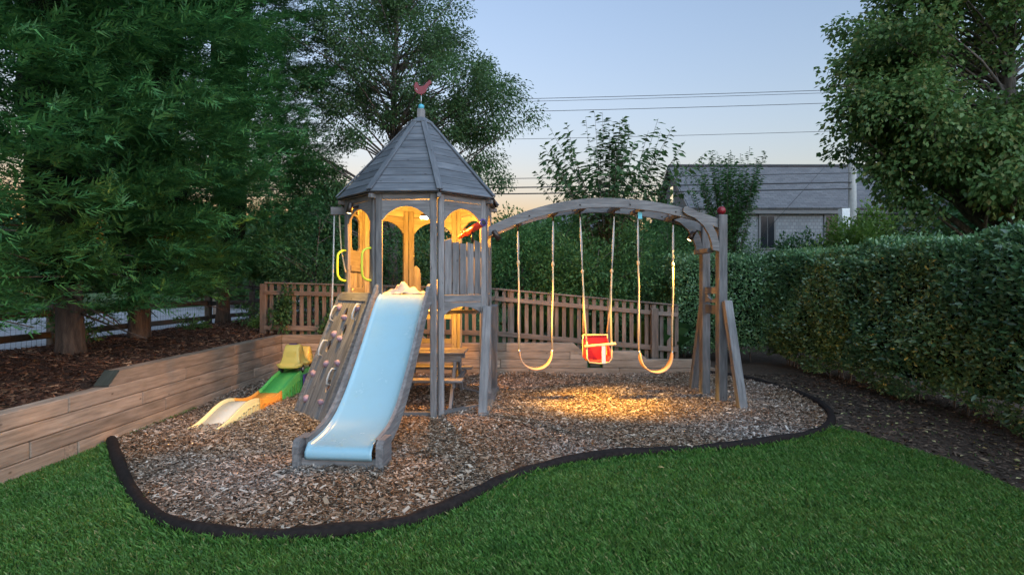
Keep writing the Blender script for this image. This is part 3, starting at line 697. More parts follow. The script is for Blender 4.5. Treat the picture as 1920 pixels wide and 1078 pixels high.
# leaning legs
beam2('leg', PS, CEDAR, SW(SLEN+.04, .76, 0), SW(SLEN+.03, .352, 1.34), .105, .09, sn)
beam2('leg', PS, CEDAR, SW(SLEN+.02, -.72, 0), SW(SLEN+.03, -.352, 1.30), .105, .09, sn)
beam2('leg', PS, CEDAR, (-.345, 6.53, 0), (-.305, 6.91, 1.28), .105, .09, (0, -1, 0))
beam2('leg', PS, CEDAR, (-.265, 8.10, 0), (-.255, 7.70, 1.27), .105, .09, (0, 1, 0))
beam2('ground_beam', PS, CEDAR, (-.33, 6.42, .035), (-.24, 8.2, .035), .11, .07)
tb_ = SW(1.92, 0.0, arch_z(1.92)-.15)
HANG = [.378, .845, 1.205, 1.665, 1.985, 2.47]
for t in HANG:
    z = arch_z(t)-.10
    board('hanger_block', PS, CEDAR, .46, .07, .05, SW(t, 0, z), sn, (0, 0, 1))
    tube('hanger_hook', PS, DMETAL, [SW(t, 0, z-.02), SW(t, 0, z-.10)], .011, 6)
t = 1.955; board('blue_tag', PS, CYAN, .09, .055, .006, SW(t, .20, arch_z(t)-.185), (0, 0, 1), sn)

# ------------------------------------------------------------------ swings
def hang_rope(e, top, bot, zj, sway=.0):
    d = bot-top; j = top+d*((top.z-zj)/(top.z-bot.z))
    for s_ in (-.008, .008):
        tube('upper_rope', e, ROPEG, [top+se*s_*.3, (top+j)/2+se*s_, j+se*s_*.4], .0068, 6)
    k = j-Vector((0, 0, .06)); ball('knot', e, ROPET, j-Vector((0, 0, .02)), .021, 1, 1, 1.7)
    tube('rope', e, ROPET, [j, j+(bot-j)*.3+se*.006, j+(bot-j)*.65-se*.004, bot], .0115, 7)
def belt_swing(label, t0, t1, zseat, zbot, w=0.0):
    a, b = SW(t0, 0, arch_z(t0)-.19), SW(t1, 0, arch_z(t1)-.19); tm = (t0+t1)/2
    e = empty('belt_swing', SW(tm, 0, zbot), label, 'swing', 'swings hanging from the arched beam')
    sa1, sb1 = SW(t0+.02, w, zseat), SW(t1-.01, w, zseat-.01)
    hang_rope(e, a, sa1, 1.86); hang_rope(e, b, sb1, 1.84)
    n_ = 22; vs, fs = [], []
    for i in range(n_+1):
        q = i/n_; th = PI*q; x_ = t0+.02+(t1-t0-.03)*(.5-.5*math.cos(th)); z_ = zseat-(zseat-zbot)*math.sin(th)**.85
        tw = (.03+.055*math.sin(th)**.6)
        for s_ in (-1, 1): vs.append(SW(x_, w+s_*tw, z_+.012*abs(s_)))
    for i in range(n_): fs.append((2*i, 2*i+1, 2*i+3, 2*i+2))
    s = MB().add(vs, fs).build('belt_seat', BELT, e, True); m_ = s.modifiers.new('thick', 'SOLIDIFY'); m_.thickness = .014
    for p in (sa1, sb1): tube('clip', e, METAL, [p+Vector((0, 0, .04)), p-Vector((0, 0, .012))], .013, 6)
belt_swing('tan belt swing hanging beside the wooden tower', HANG[0], HANG[1], .66, .425)
belt_swing('orange-tan belt swing nearest the red-ball post', HANG[4], HANG[5], .63, .365)
# toddler seat
t0, t1 = HANG[2], HANG[3]; tm = (t0+t1)/2
TS = empty('toddler_swing', SW(tm, 0, .5), 'red fabric toddler bucket swing with wooden bar between two belt swings', 'swing', 'swings hanging from the arched beam')
zt, zb, hw2 = .875, .525, .165
for t, sg in ((t0, -1), (t1, 1)):
    a = SW(t, 0, arch_z(t)-.19); c = SW(tm+sg*hw2*1.02, 0, 1.05); j = a+(c-a)*.52
    for s_ in (-.008, .008): tube('upper_rope', TS, ROPEG, [a, (a+j)/2+se*s_, j], .007, 6)
    ball('knot', TS, ROPET, j, .02, 1, 1, 1.6)
    for w in (-.12, .12):
        tube('rope', TS, ROPET, [j, j+(c-j)*.8+sn*w*.25, SW(tm+sg*hw2, w, zt+.03 if w < 0 else zt-.11)], .0105, 6)
seatp = []
vs, fs = [], []
ring = [(-hw2, zt), (-hw2*1.0, zt-.2), (-hw2*.97, zb+.07), (-hw2*.8, zb+.015), (0, zb), (hw2*.8, zb+.015), (hw2*.97, zb+.07), (hw2, zt-.2), (hw2, zt)]
# back panel
back = poly_mesh('seat_back', [(p[0], p[1]) for p in ring], [], .02, FABRIC)
o_ = SA_-sn*.13+se*tm; obj('seat_back', back, TS, Matrix(((se.x, 0, sn.x, o_.x), (se.y, 0, sn.y, o_.y), (0, 1, 0, 0), (0, 0, 0, 1))))
for (x, z) in ring[2:-2]:
    for w in (-.125, .13): vs.append(SW(tm+x, w, z+.006))
for i in range(len(ring)-5): fs.append((2*i, 2*i+1, 2*i+3, 2*i+2))
s = MB().add(vs, fs).build('seat_bottom', FABRIC, TS, True); s.modifiers.new('t', 'SOLIDIFY').thickness = .014
for sg in (-1, 1):
    sd = [(-.125, zt-.02), (-.125, zb+.05), (.12, zb+.05), (.10, zt-.24), (-.02, zt-.16)]
    o_ = SA_+se*(tm+sg*(hw2-.002)); obj('seat_side', poly_mesh('seat_side', sd, [], .012, FABRIC), TS, Matrix(((sn.x, 0, se.x, o_.x), (sn.y, 0, se.y, o_.y), (0, 1, 0, 0), (0, 0, 0, 1))))
tube('back_trim', TS, TRIM, [SW(tm+x, -.117, z) for x, z in ring]+[SW(tm-hw2, -.117, zt)], .011, 6)
tube('front_trim', TS, TRIM, [SW(tm+x, .128, z) for x, z in [(-hw2, zb+.28)]+ring[2:-2]+[(hw2, zb+.28)]], .010, 6)
tube('safety_bar', TS, TRIM, [SW(tm-hw2-.03, .14, zt-.125), SW(tm+hw2+.05, .14, zt-.095)], .017, 8)
sv = [SW(tm+.025, .15, zt-.12), SW(tm+.075, .15, zt-.12), SW(tm+.028, .145, zb+.0), SW(tm+.078, .145, zb+.0)]
s = MB().add(sv, [(0, 1, 3, 2)]).build('crotch_strap', STRAP, TS); s.modifiers.new('t', 'SOLIDIFY').thickness = .006

# climbing rope from the side beam
ra = rb0+Vector((.04, 0, -.05)); rbm = cw1+cup*1.22-ct*.33+cnv*.05
CR = empty('climbing_rope', rbm, 'thin pale climbing rope hanging from the side beam to the climbing wall', 'rope')
tube('rope', CR, ROPEG, [ra, (ra+rbm)/2+Vector((.004, 0, -.01)), rbm], .011, 6)
rc = ra+Vector((.065, 0, 0)); tube('rope', CR, ROPET, [rc, P(640, 470, 7.1), P(648, 510, 6.98)], .010, 6)

# ------------------------------------------------------------------ lamps
def spotlight(name, label, base, head, aim, watts, cone, blend=.9):
    base, head, aim = Vector(base), Vector(head), Vector(aim); d = (aim-head).normalized()
    e = empty(name, base, label, 'spotlight', 'bronze spotlights on the swing beam')
    tube('bracket', e, DMETAL, [base, base+(head-base)*.7, head-d*.05], .012, 6)
    m_ = MB(); v_, f_ = tube_arrays([head-d*.075, head-d*.065, head+d*.06], [.022, .034, .038], 14, False); m_.add(v_, f_)
    c0 = len(m_.v); m_.v.append(tuple(head-d*.078)); m_.f += [(k, (k+1) % 14, c0) for k in range(14)]; hd = m_.build('lamp_head', DMETAL, e, True)
    hd.modifiers.new('t', 'SOLIDIFY').thickness = .003
    tube('lens', hd, LAMP, [head+d*.045, head+d*.050], .033, 14)
    l = bpy.data.lights.new(name+'_light', 'SPOT'); l.energy = watts; l.color = WARM; l.spot_size = cone; l.spot_blend = blend; l.shadow_soft_size = .06
    lo = bpy.data.objects.new('bulb_light', l); link(lo, e, Matrix.Translation(head+d*.07) @ (-d).to_track_quat('Z', 'Y').to_matrix().to_4x4())
tgt = G(1130, 758)
spotlight('spotlight', 'small bronze spotlight on the tower side pointing at the swings', RR.p(-.18, 2.16, 0), P(931, 442, 6.98), tgt+Vector((.15, 0, 0)), 60, R(54), 1.0)
spotlight('spotlight', 'small bronze spotlight tucked in the right knee brace', SW(SLEN-.30, .20, 2.26), SW(SLEN-.34, .10, 2.19), tgt+Vector((-.1, 0, 0)), 60, R(52), 1.0)
spotlight('spotlight', 'small bronze spotlight under the eave above the climbing wall', FL.p(.0, 2.50, -.004), FL.p(.0, 2.46, .11), FL.p(.05, .3, .55), 14, R(74), 1.0)
# lamp under the tower roof
lp = P(800, 407, 7.2)
TL = empty('tower_lamp', lp, 'glowing warm lamp fixed under the tower roof', 'lamp')
board('lamp_housing', TL, DMETAL, .14, .06, .03, lp+Vector((0, 0, .022)), (1, 0, 0), (0, 0, 1))
tube('stem', TL, DMETAL, [lp+Vector((0, 0, .03)), lp+Vector((0, 0, .78))], .008, 6)
board('lamp_diffuser', TL, LAMP, .16, .06, .03, lp+Vector((0, 0, -.008)), (1, 0, 0), (0, 0, 1))
l = bpy.data.lights.new('tower_bulb', 'POINT'); l.energy = 17; l.color = TOWERC; l.shadow_soft_size = .05
link(bpy.data.objects.new('bulb_light', l), TL, Matrix.Translation(lp+Vector((0, 0, -.08))))
# lamp under the deck
dp = TW(.12, .1, DECK-.085)
DL = empty('deck_lamp', dp, 'small warm puck lamp under the tower deck above the table', 'lamp')
tube('lamp_housing', DL, DMETAL, [dp+Vector((0, 0, .022)), dp], .045, 14)
tube('lamp_diffuser', DL, LAMP, [dp+Vector((0, 0, .001)), dp-Vector((0, 0, .006))], .038, 14)
l = bpy.data.lights.new('deck_bulb', 'POINT'); l.energy = 9; l.color = TOWERC; l.shadow_soft_size = .04
link(bpy.data.objects.new('bulb_light', l), DL, Matrix.Translation(dp-Vector((0, 0, .05))))

# ------------------------------------------------------------------ picnic table under the deck, cloths
PT = empty('picnic_table', TW(.05, .1, 0), 'small cedar picnic table with benches under the tower deck', 'table')
tx = TW(1, 0, 0)-TW(0, 0, 0)
for k in range(6): board('table_board', PT, CEDAR, .98, .088, .026, TW(.09, -.10+.092*k, .66), tx, (0, 0, 1))
board('apron', PT, CEDAR, .90, .10, .03, TW(.09, -.09, .595), tx, TW(0, -1, 0)-TW(0, 0, 0))
board('apron', PT, CEDAR, .90, .10, .03, TW(.09, .34, .595), tx, TW(0, -1, 0)-TW(0, 0, 0))
for yy in (-.48, .62):
    for k in range(2): board('bench_board', PT, CEDAR, 1.05, .095, .03, TW(.09, yy+.1*k-.05, .37), tx, (0, 0, 1))
for sx_ in (-.28, .46):
    for (ya, yb) in ((-.52, .02), (.68, .22)):
        beam2('leg', PT, CEDAR, TW(sx_, ya, 0.0), TW(sx_, yb, .64), .08, .04, tx)
    beam2('support', PT, CEDAR, TW(sx_+.045, -.55, .32), TW(sx_+.045, .70, .32), .07, .035, tx)

def crumple(name, label, c, rx, ry, h, seed, mat=CLOTH):
    r_ = random.Random(seed); n_ = 22; bm = bmesh.new(); ph = [r_.uniform(0, 6) for _ in range(10)]
    gv = []
    for i in range(n_+1):
        row = []
        for j in range(n_+1):
            u, v = i/n_*2-1, j/n_*2-1
            q = max(0, 1-(u*u+v*v)**.9*.8)
            z = h*q*(.55+.22*math.sin(5*u+ph[0]+2*v)+.18*math.sin(7*v-3*u+ph[1])+.15*math.sin(11*u+4*v+ph[2])+.10*math.sin(15*v+9*u+ph[3]))
            k = 1+.08*math.sin(3*math.atan2(v, u)+ph[4])
            a, b = u*math.sqrt(1-v*v/2), v*math.sqrt(1-u*u/2)
            row.append(bm.verts.new((c[0]+a*rx*k+.02*math.sin(9*v+ph[5]), c[1]+b*ry*k+.02*math.sin(8*u+ph[6]), c[2]+max(z, .004))))
        gv.append(row)
    for i in range(n_):
        for j in range(n_): bm.faces.new((gv[i][j], gv[i+1][j], gv[i+1][j+1], gv[i][j+1]))
    o = obj(name, bm_mesh(name, bm, mat, True)); m_ = o.modifiers.new('t', 'SOLIDIFY'); m_.thickness = .006; m_.offset = 1
    return tag(o, label, 'cloth')
crumple('crumpled_cloth', 'crumpled beige cloth lying at the top of the blue slide', TW(-.08, -.66, DECK), .26, .14, .14, 3)
crumple('crumpled_cloth', 'smaller beige cloth heap on the deck beside the slide top post', TW(.30, -.50, DECK), .14, .16, .17, 8)
crumple('crumpled_cloth', 'flat beige cloth behind the upright boards of the tower railing', TW(.50, -.36, DECK), .17, .14, .07, 5)

# ------------------------------------------------------------------ toy coaster track and ride-on car
ta0, ta1 = Vector((-3.24, 5.86, 0)), Vector((-3.13, 8.75, 0)); tdir = (ta1-ta0).normalized(); tsid = Vector((tdir.y, -tdir.x, 0))
TK = empty('toy_coaster_track', ta0, 'plastic toy coaster ramp with faded yellow, orange and green sections by the wall', 'toy track')
tkp = [(0, .012), (.12, .022), (.3, .07), (.5, .135), (.66, .165), (.82, .16), (.98, .125), (1.14, .095), (1.3, .09), (1.46, .115), (1.62, .15), (1.78, .205), (1.94, .255), (2.08, .285), (2.2, .295), (2.85, .295)]
tks = [(p.x, p.y) for p in smooth_path([Vector((a, b, 0)) for a, b in tkp], 3)]
TWd, TLip = .17, .035
def KP(s, w, z): q = ta0+tdir*s+tsid*w; q.z = z; return q
def track(name, s0, s1, mat, bedmat, parent, ribs=True):
    st = [s0]+[s for s, z in tks if s0+.01 < s < s1-.01]+[s1]; zf = lambda s: float(np.interp(s, [a for a, b in tks], [b for a, b in tks]))
    cs = lambda z: [(-TWd, 0), (-TWd+.006, z+TLip), (-TWd+.012, z+TLip+.006), (-TWd+.026, z+TLip+.004), (-TWd+.034, z)]
    v, f = [], []
    for s in st:
        z = zf(s); c = cs(z); full = c+[(-a, b) for a, b in c[::-1]]
        v += [KP(s, w, max(zz, 0)) for w, zz in full]
    m = len(cs(0))*2
    for i in range(len(st)-1):
        for k in range(m-1):
            if k == m//2-1: continue
            f.append((i*m+k, i*m+k+1, (i+1)*m+k+1, (i+1)*m+k))
    f += [tuple(range(m)), tuple(range((len(st)-1)*m, len(st)*m))[::-1]]
    mb = MB().add(v, f)
    o = mb.build(name, mat, parent, True)
    for p in o.data.polygons: p.use_smooth = len(p.vertices) == 4
    v, f = [], []
    for s in st:
        z = zf(s); v += [KP(s, -TWd+.03, z+.002), KP(s, TWd-.03, z+.002)]
    for i in range(len(st)-1): f.append((2*i, 2*i+1, 2*i+3, 2*i+2))
    b = MB().add(v, f).build('track_bed', bedmat, o, True); b.modifiers.new('t', 'SOLIDIFY').thickness = .008
    s = s0+.06
    while s < s1-.05 and ribs:                        # moulded pockets along both sides
        z = zf(s)
        if z > .06:
            for sg in (-1, 1):
                board('side_rib', o, mat, z*.62, .02, .012, KP(s, sg*(TWd+.004), z*.45), (0, 0, 1), tsid)
                board('side_rib', o, mat, .075, .012, .010, KP(s+.045, sg*(TWd+.004), z*.80), tdir, tsid)
        s += .105
    return o
track('faded_yellow_ramp', 0, .90, PALEYEL, PALEGREY, TK)
track('orange_ramp', .904, 1.50, ORANGE, ORANGE, TK)
track('green_ramp', 1.504, 2.82, GREENP, GREENP, TK)
for sg in (-1, 1): board('purple_riser', TK, PURPLE, .62, .27, .03, KP(2.44, sg*(TWd+.022), .137), tdir, tsid)
board('purple_riser', TK, PURPLE, .34, .29, .03, KP(2.84, 0, .146), tsid, tdir)
# car
cc = KP(2.34, 0, .299); CM = Matrix(((-tdir.x, -tsid.x, 0, cc.x), (-tdir.y, -tsid.y, 0, cc.y), (0, 0, 1, cc.z), (0, 0, 0, 1))) @ Matrix.Scale(.9, 4)
CA = empty('ride_on_car', cc, 'yellow plastic ride-on toy car parked on top of the green ramp', 'toy car')
stx = [(-.31, .10, .12), (-.305, .13, .16), (-.295, .15, .27), (-.27, .15, .345), (-.22, .15, .375), (-.17, .145, .36), (-.14, .15, .28), (-.11, .155, .215), (-.04, .16, .195), (.01, .155, .205), (.03, .145, .28), (.05, .135, .40), (.075, .13, .435), (.12, .13, .44), (.165, .13, .43), (.20, .135, .38), (.225, .145, .27), (.24, .16, .19), (.27, .165, .165), (.30, .15, .15), (.315, .11, .12)]
vs, fs = [], []; NR = 14
for x, hw_, zt_ in stx:
    ring_ = [(-.10, .075), (-.165*hw_/.15, .088), (-.192*hw_/.15, .125), (-.188*hw_/.15, .143), (-hw_*1.0, .148), (-hw_*.96, .145+(zt_-.145)*.6), (-hw_*.88, zt_-.012), (-hw_*.74, zt_)]
    ring_ = ring_+[(-a, b) for a, b in ring_[::-1]]
    vs += [CM @ Vector((x, y_, z_)) for y_, z_ in ring_]
m = 16
for i in range(len(stx)-1):
    for k in range(m): fs.append((i*m+k, i*m+(k+1) % m, (i+1)*m+(k+1) % m, (i+1)*m+k))
fs += [tuple(range(m)), tuple(range((len(stx)-1)*m, len(stx)*m))]
MB().add(vs, fs).build('body', YEL, CA, True)
MB().box((.12, 0, .438), (.075, .13, .016), CM).build('headrest_pad', PURPLE, CA, bevel=.006)
MB().box((.222, 0, .285), (.02, .17, .10), CM).build('front_panel', YEL, CA, bevel=.008)
for x in (-.2, .2):
    for sg in (-1, 1):
        c_ = CM @ Vector((x, sg*.165, .058)); ax_ = (CM.to_3x3() @ Vector((0, sg, 0)))
        w_ = MB().tube([c_-ax_*.022, c_-ax_*.016, c_+ax_*.016, c_+ax_*.022], [.050, .060, .060, .050], 16).build('wheel', TYRE, CA, True)
        tube('hub', w_, GRIPM, [c_+ax_*.012, c_+ax_*.026], .026, 10)

# ------------------------------------------------------------------ plants
def path_tube(mb, a, b, r0, r1, n=5, bend=.1, seg=4, rr=random):
    a, b = Vector(a), Vector(b); L = (b-a).length; off = Vector((rr.uniform(-1, 1), rr.uniform(-1, 1), rr.uniform(-.3, 1)))*bend*L
    pts = [a+(b-a)*(i/seg)+off*math.sin(PI*i/seg) for i in range(seg+1)]; mb.tube(pts, [r0+(r1-r0)*i/seg for i in range(seg+1)], n); return pts
def sprays(c, d, up, L, nf=7):
    """feathery cypress sprays: an axis and nf pairs of pointed fingers, all thin triangles"""
    n = len(c); side = norm(np.cross(up, d)); upn = np.cross(side, d)*-1; out = []
    L = L[:, None]
    for k in range(nf):
        q = (k+.4)/nf; base = c+d*L*q-upn*L*.10*q*q
        for sg in (-1, 1):
            ang = rng.uniform(.35, .85, n)[:, None]; fl = L*(.46*(1-q)**.7+.10)*rng.uniform(.75, 1.2, (n, 1))
            fd = d*np.cos(ang)+side*sg*np.sin(ang)-upn*rng.uniform(-.45, .5, (n, 1)); w = fl*.10
            tip = base+fd*fl; pn = np.cross(fd, upn)
            out.append(np.stack([base+pn*w+fd*fl*.2, tip, base-pn*w+fd*fl*.1], 1))
    tip = c+d*L*1.12-upn*L*.14; m_ = c+d*L*.7-upn*L*.05; out.append(np.stack([m_+side*L*.05, tip, m_-side*L*.05], 1))
    v = np.concatenate(out, 0).reshape(-1, 3); return v, np.arange(len(v)).reshape(-1, 3)
def conifer(label, base, H, R0, zb, ns, lean=(0, 0), seed=0, thin=1.0):
    r_ = random.Random(seed); base = Vector(base)
    e = empty('cypress_tree', base, label, 'tree', 'tall cypress trees on the raised bed')
    tr = MB(); top = base+Vector((lean[0], lean[1], H*.93))
    tp = [base-Vector((0, 0, .15))+(top-base)*q+Vector((.05*math.sin(q*9+seed), .05*math.cos(q*7+seed), 0)) for q in (0, .03, .08, .16, .3, .5, .75, 1)]
    tr.tube(tp, [.20, .15, .135, .125, .11, .085, .05, .02], 10)
    for k in range(16):                               # bare lower limbs
        a = r_.uniform(0, 2*PI); z = r_.uniform(.55, 1.6); l = r_.uniform(.5, 1.5); p = base+Vector((0, 0, z))
        path_tube(tr, p, p+Vector((math.cos(a)*l, math.sin(a)*l, r_.uniform(-.35, .15))), .018, .006, 4, .12, 4, r_)
    tr.build('trunk', BARK, e, True)
    # crown: boughs leaving the trunk, upswept, each carrying sprays
    nb = int(H*(15 if base.y < 10 else 24)); cs, ds, ls = [], [], []
    z = zb+(H-zb)*(np.arange(nb)+rng.random(nb))/nb; a = np.arange(nb)*2.39996+rng.normal(0, .3, nb)
    q = (z-zb)/(H-zb); Rz = R0*(np.minimum(1, .62+q*2.6))*np.clip(1-np.clip(q-.3, 0, 1)**1.6*1.25, .06, 1)*rng.uniform(.8, 1.16, nb)
    rad = np.stack([np.cos(a), np.sin(a), np.zeros(nb)], 1)
    per = ns//nb
    for j in range(per):
        s = rng.uniform(.25, 1.0, nb)**.75; sp = rng.normal(0, 1, (nb, 3))*np.array([.19, .19, .075])*(.5+.6*s[:, None])
        c = rad*(Rz*s)[:, None]+np.stack([np.zeros(nb), np.zeros(nb), z+Rz*s*.18+.05*np.sin(a*5)], 1)+sp
        d = norm(rad+rng.normal(0, .42, (nb, 3))+np.array([0, 0, .22])+np.array([.18, -.05, 0])); cs.append(c); ds.append(d); ls.append(rng.uniform(.14, .33, nb)*np.clip(.5+Rz/R0*.6, .4, 1))
    c = np.concatenate(cs); d = np.concatenate(ds); l = np.concatenate(ls)
    c[:, :2] += np.array(lean)[None]*(c[:, 2:]/H); c += np.array(base)[None]
    k = ((c[:, 2] < 9.0) | (rng.random(len(c)) < .2)) & ((d[:, 0]*.8-d[:, 1]*.6 > -.25) | (rng.random(len(c)) < .2)); c, d, l = c[k], d[k], l[k]
    up = norm(np.stack([rng.normal(0, .45, len(c)), rng.normal(0, .45, len(c)), np.ones(len(c))], 1))
    v, f = sprays(c, d, up, l, 6)
    obj('crown', mesh_np('crown', v, f, M_CON), e)
    # solid dark core added to block see-through, in place of inner twigs
    iv, rows_, nn = [], 14, 12
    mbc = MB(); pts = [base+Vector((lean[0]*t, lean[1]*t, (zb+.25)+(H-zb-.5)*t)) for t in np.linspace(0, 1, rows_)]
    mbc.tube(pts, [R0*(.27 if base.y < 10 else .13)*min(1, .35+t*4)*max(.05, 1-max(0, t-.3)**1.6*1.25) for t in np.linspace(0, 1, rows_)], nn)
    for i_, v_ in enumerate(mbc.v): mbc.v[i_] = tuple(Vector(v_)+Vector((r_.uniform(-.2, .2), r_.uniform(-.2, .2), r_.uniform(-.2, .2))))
    mbc.build('dark_core', CORE, e)
    return e
hz = lambda x, y: float(hgt(x, y))
conifer('dark green cypress at the far left edge of the photo', (-5.35, 4.5, hz(-5.35, 4.5)), 10, 1.75, 0.55, 15000, (0, .2), 1)
conifer('cypress with a thick trunk nearest the left wall step', (-5.42, 6.85, hz(-5.4, 6.8)), 11, 1.85, .5, 26000, (.05, .2), 2)
conifer('cypress second along the wall, trunk before the rail fence post', (-5.72, 8.65, hz(-5.7, 8.6)), 12, 1.9, 0.6, 26000, (0, .1), 3)
conifer('farthest cypress, beside the end of the picket fence', (-6.45, 12.6, hz(-6.4, 12.6)), 14, 2.15, 0.85, 40000, (.25, 0), 4)

def leafy(name, label, base, cat, clusters, nleaf, size, mat, trunkr, barkm=BARKG, limb=True, spread=.38, droop=.35, aspect=.5, group=None, crown_name='crown', top=None, forks=None, trunk_to=.55, seed=0, ldir=0.0):
    """clusters: (n,3) points relative to base; limbs join them to the trunk"""
    r_ = random.Random(seed); base = Vector(base); e = empty(name, base, label, cat, group); cl = np.asarray(clusters, float)
    zc = cl[:, 2]; topz = zc.max()*.92; ctr = cl[:, :2].mean(0)*.5
    mb = MB(); tpts = [base+Vector((ctr[0]*q**1.5+.06*math.sin(q*5+seed), ctr[1]*q**1.5, topz*q-.1*(q == 0))) for q in np.linspace(0, 1, 7)]
    mb.tube(tpts, [trunkr*(1.15-q*.95) for q in np.linspace(0, 1, 7)], 8)
    if limb:
        for p in cl:
            q = min(.85, max(.18, (p[2]-.55*math.hypot(p[0], p[1]))/topz)); i = int(q*6); fr = q*6-i
            a = tpts[i]+(tpts[min(i+1, 6)]-tpts[i])*fr; r0 = trunkr*(1.15-q*.95)*.36
            path_tube(mb, a, base+Vector(p), max(r0, .01), .005, 5, .10, 5, r_)
    mb.build('trunk' if trunkr > .04 else 'stem', barkm, e, True)
    per = max(1, nleaf//len(cl)); n = per*len(cl); idx = np.repeat(np.arange(len(cl)), per)
    dirs = rand_dirs(n); rad = rng.random(n)**.55
    sc = np.asarray(spread if hasattr(spread, '__len__') else (spread, spread, spread*.75))
    csz = rng.uniform(.7, 1.3, len(cl))[idx][:, None]
    c = cl[idx]+dirs*rad[:, None]*sc[None]*csz
    ax_ = norm(dirs*.8+norm(cl[idx]-np.array([ctr[0], ctr[1], zc.mean()]))*.5+rng.normal(0, .5, (n, 3))+np.array([0, 0, ldir-droop])); up = norm(rng.normal(0, .55, (n, 3))+np.array([0, 0, 1.]))
    L = rng.uniform(.65, 1.2, n)*size
    v, f = leaves(c+np.array(base)[None], ax_, up, L, L*aspect*rng.uniform(.8, 1.15, n)); obj(crown_name, mesh_np(crown_name, v, f, mat), e)
    return e
def ell(n, c, r, shell=.45, zmin=-9, lump=.25, seed=0):
    g = np.random.default_rng(seed); d = g.normal(0, 1, (n*3, 3)); d /= np.linalg.norm(d, axis=1, keepdims=True); q = shell+(1-shell)*g.random(n*3)**.6
    q *= 1+lump*np.sin(d[:, 0]*5+seed)*np.sin(d[:, 2]*6+d[:, 1]*4); p = np.array(c)+d*np.array(r)*q[:, None]; return p[p[:, 2] > zmin][:n]
# fine-leaved tree behind the tower
cl = np.concatenate([ell(170, (0.1, 0, 6.5), (2.9, 2.6, 3.6), .25, 2.3, .3, 5), ell(26, (2.2, -.3, 5.0), (1.1, 1.2, 1.7), .2, 2.3, .3, 6), ell(22, (-1.6, 0, 3.6), (1.3, 1.2, 1.2), .2, 1.9, .3, 7)])
leafy('elm_tree', 'tall fine-leaved tree rising behind the octagonal tower', (-2.95, 14.0, .6), 'tree', cl, 84000, .08, M_ELM, .12, BARKG, True, .44, .5, .5, seed=3)
# broad-leaved tree behind the hedge
cl = np.concatenate([ell(150, (0, 0, 5.9), (3.1, 2.6, 3.4), .35, 2.3, .25, 9), ell(30, (-1.7, -.6, 4.3), (1.3, 1.2, 1.3), .3, 2.3, .3, 10), ell(34, (-.2, -1.5, 3.3), (2.4, .9, 1.0), .1, 2.2, .2, 11), ell(34, (-2.55, -.3, 5.0), (.9, 1.0, 1.3), .1, 2.2, .2, 12), ell(12, (-2.1, -.3, 6.6), (.8, .8, .9), .1, 2.2, .2, 13)])
leafy('maple_tree', 'big broad-leaved tree rising behind the right hedge', (9.45, 10.6, 0), 'tree', cl, 84000, .10, M_MAP, .2, BARKG, True, .48, .6, .75, seed=4)
# cherry sapling with arching shoots
def shoots(name, label, base, n, H, spread, leaf, mat, seed, low=.3, nl=26, aspect=.42, cat='tree', fan=R(58)):
    r_ = random.Random(seed); base = Vector(base); e = empty(name, base, label, cat); mb = MB(); C_, D_, L_ = [], [], []
    mb.tube([base-Vector((0, 0, .1)), base+Vector((.02, 0, H*.3)), base+Vector((0, 0, H*.55))], [.05, .04, .03], 7)
    for k in range(n):
        a = r_.uniform(0, 2*PI); s0 = base+Vector((0, 0, H*r_.uniform(low*.6, .5))); q = r_.random()
        th = fan*q**.8; ln = H*.62*r_.uniform(.55, 1.0)**.6
        tip = base+Vector((math.cos(a)*math.sin(th)*ln, math.sin(a)*math.sin(th)*ln, H*.40+math.cos(th)*ln*.97)); pts = []
        for i in range(9):
            t = i/8; p = s0+(tip-s0)*t; p.z += spread*.10*math.sin(PI*t); p.x += math.cos(a)*spread*.05*math.sin(3*t); p.y += math.sin(a)*spread*.05*math.sin(3*t); pts.append(p)
        mb.tube(pts, [.010*(1-.7*i/8) for i in range(9)], 4)
        for j in range(nl):
            t = .15+.85*(j+r_.random())/nl; i = min(7, int(t*8)); p = pts[i]+(pts[i+1]-pts[i])*(t*8-i); tg = (pts[i+1]-pts[i]).normalized()
            sd = Vector((r_.gauss(0, 1), r_.gauss(0, 1), r_.gauss(0, .4)-.15)); sd = (sd-tg*sd.dot(tg)).normalized()
            C_.append(p); D_.append((sd+tg*.45-Vector((0, 0, .35))).normalized()); L_.append(leaf*r_.uniform(.7, 1.2))
    mb.build('trunk', BARKG, e, True); C_, D_, L_ = np.array(C_), np.array(D_), np.array(L_); n_ = len(C_)
    v, f = leaves(C_, D_, norm(rng.normal(0, .35, (n_, 3))+np.array([0, 0, 1.])), L_, L_*aspect, .3); obj('crown', mesh_np('crown', v, f, mat), e)
shoots('cherry_sapling', 'young cherry tree with arching shoots above the swing beam', (2.12, 12.4, .3), 80, 5.0, 1.6, .19, M_ELM, 21, nl=42, fan=R(54))
shoots('slender_tree', 'slender pale-leaved young tree in front of the shingled house', (5.85, 15.2, .1), 70, 5.1, 1.15, .12, M_SHR, 22, low=.15, nl=90, aspect=.5, fan=R(24))
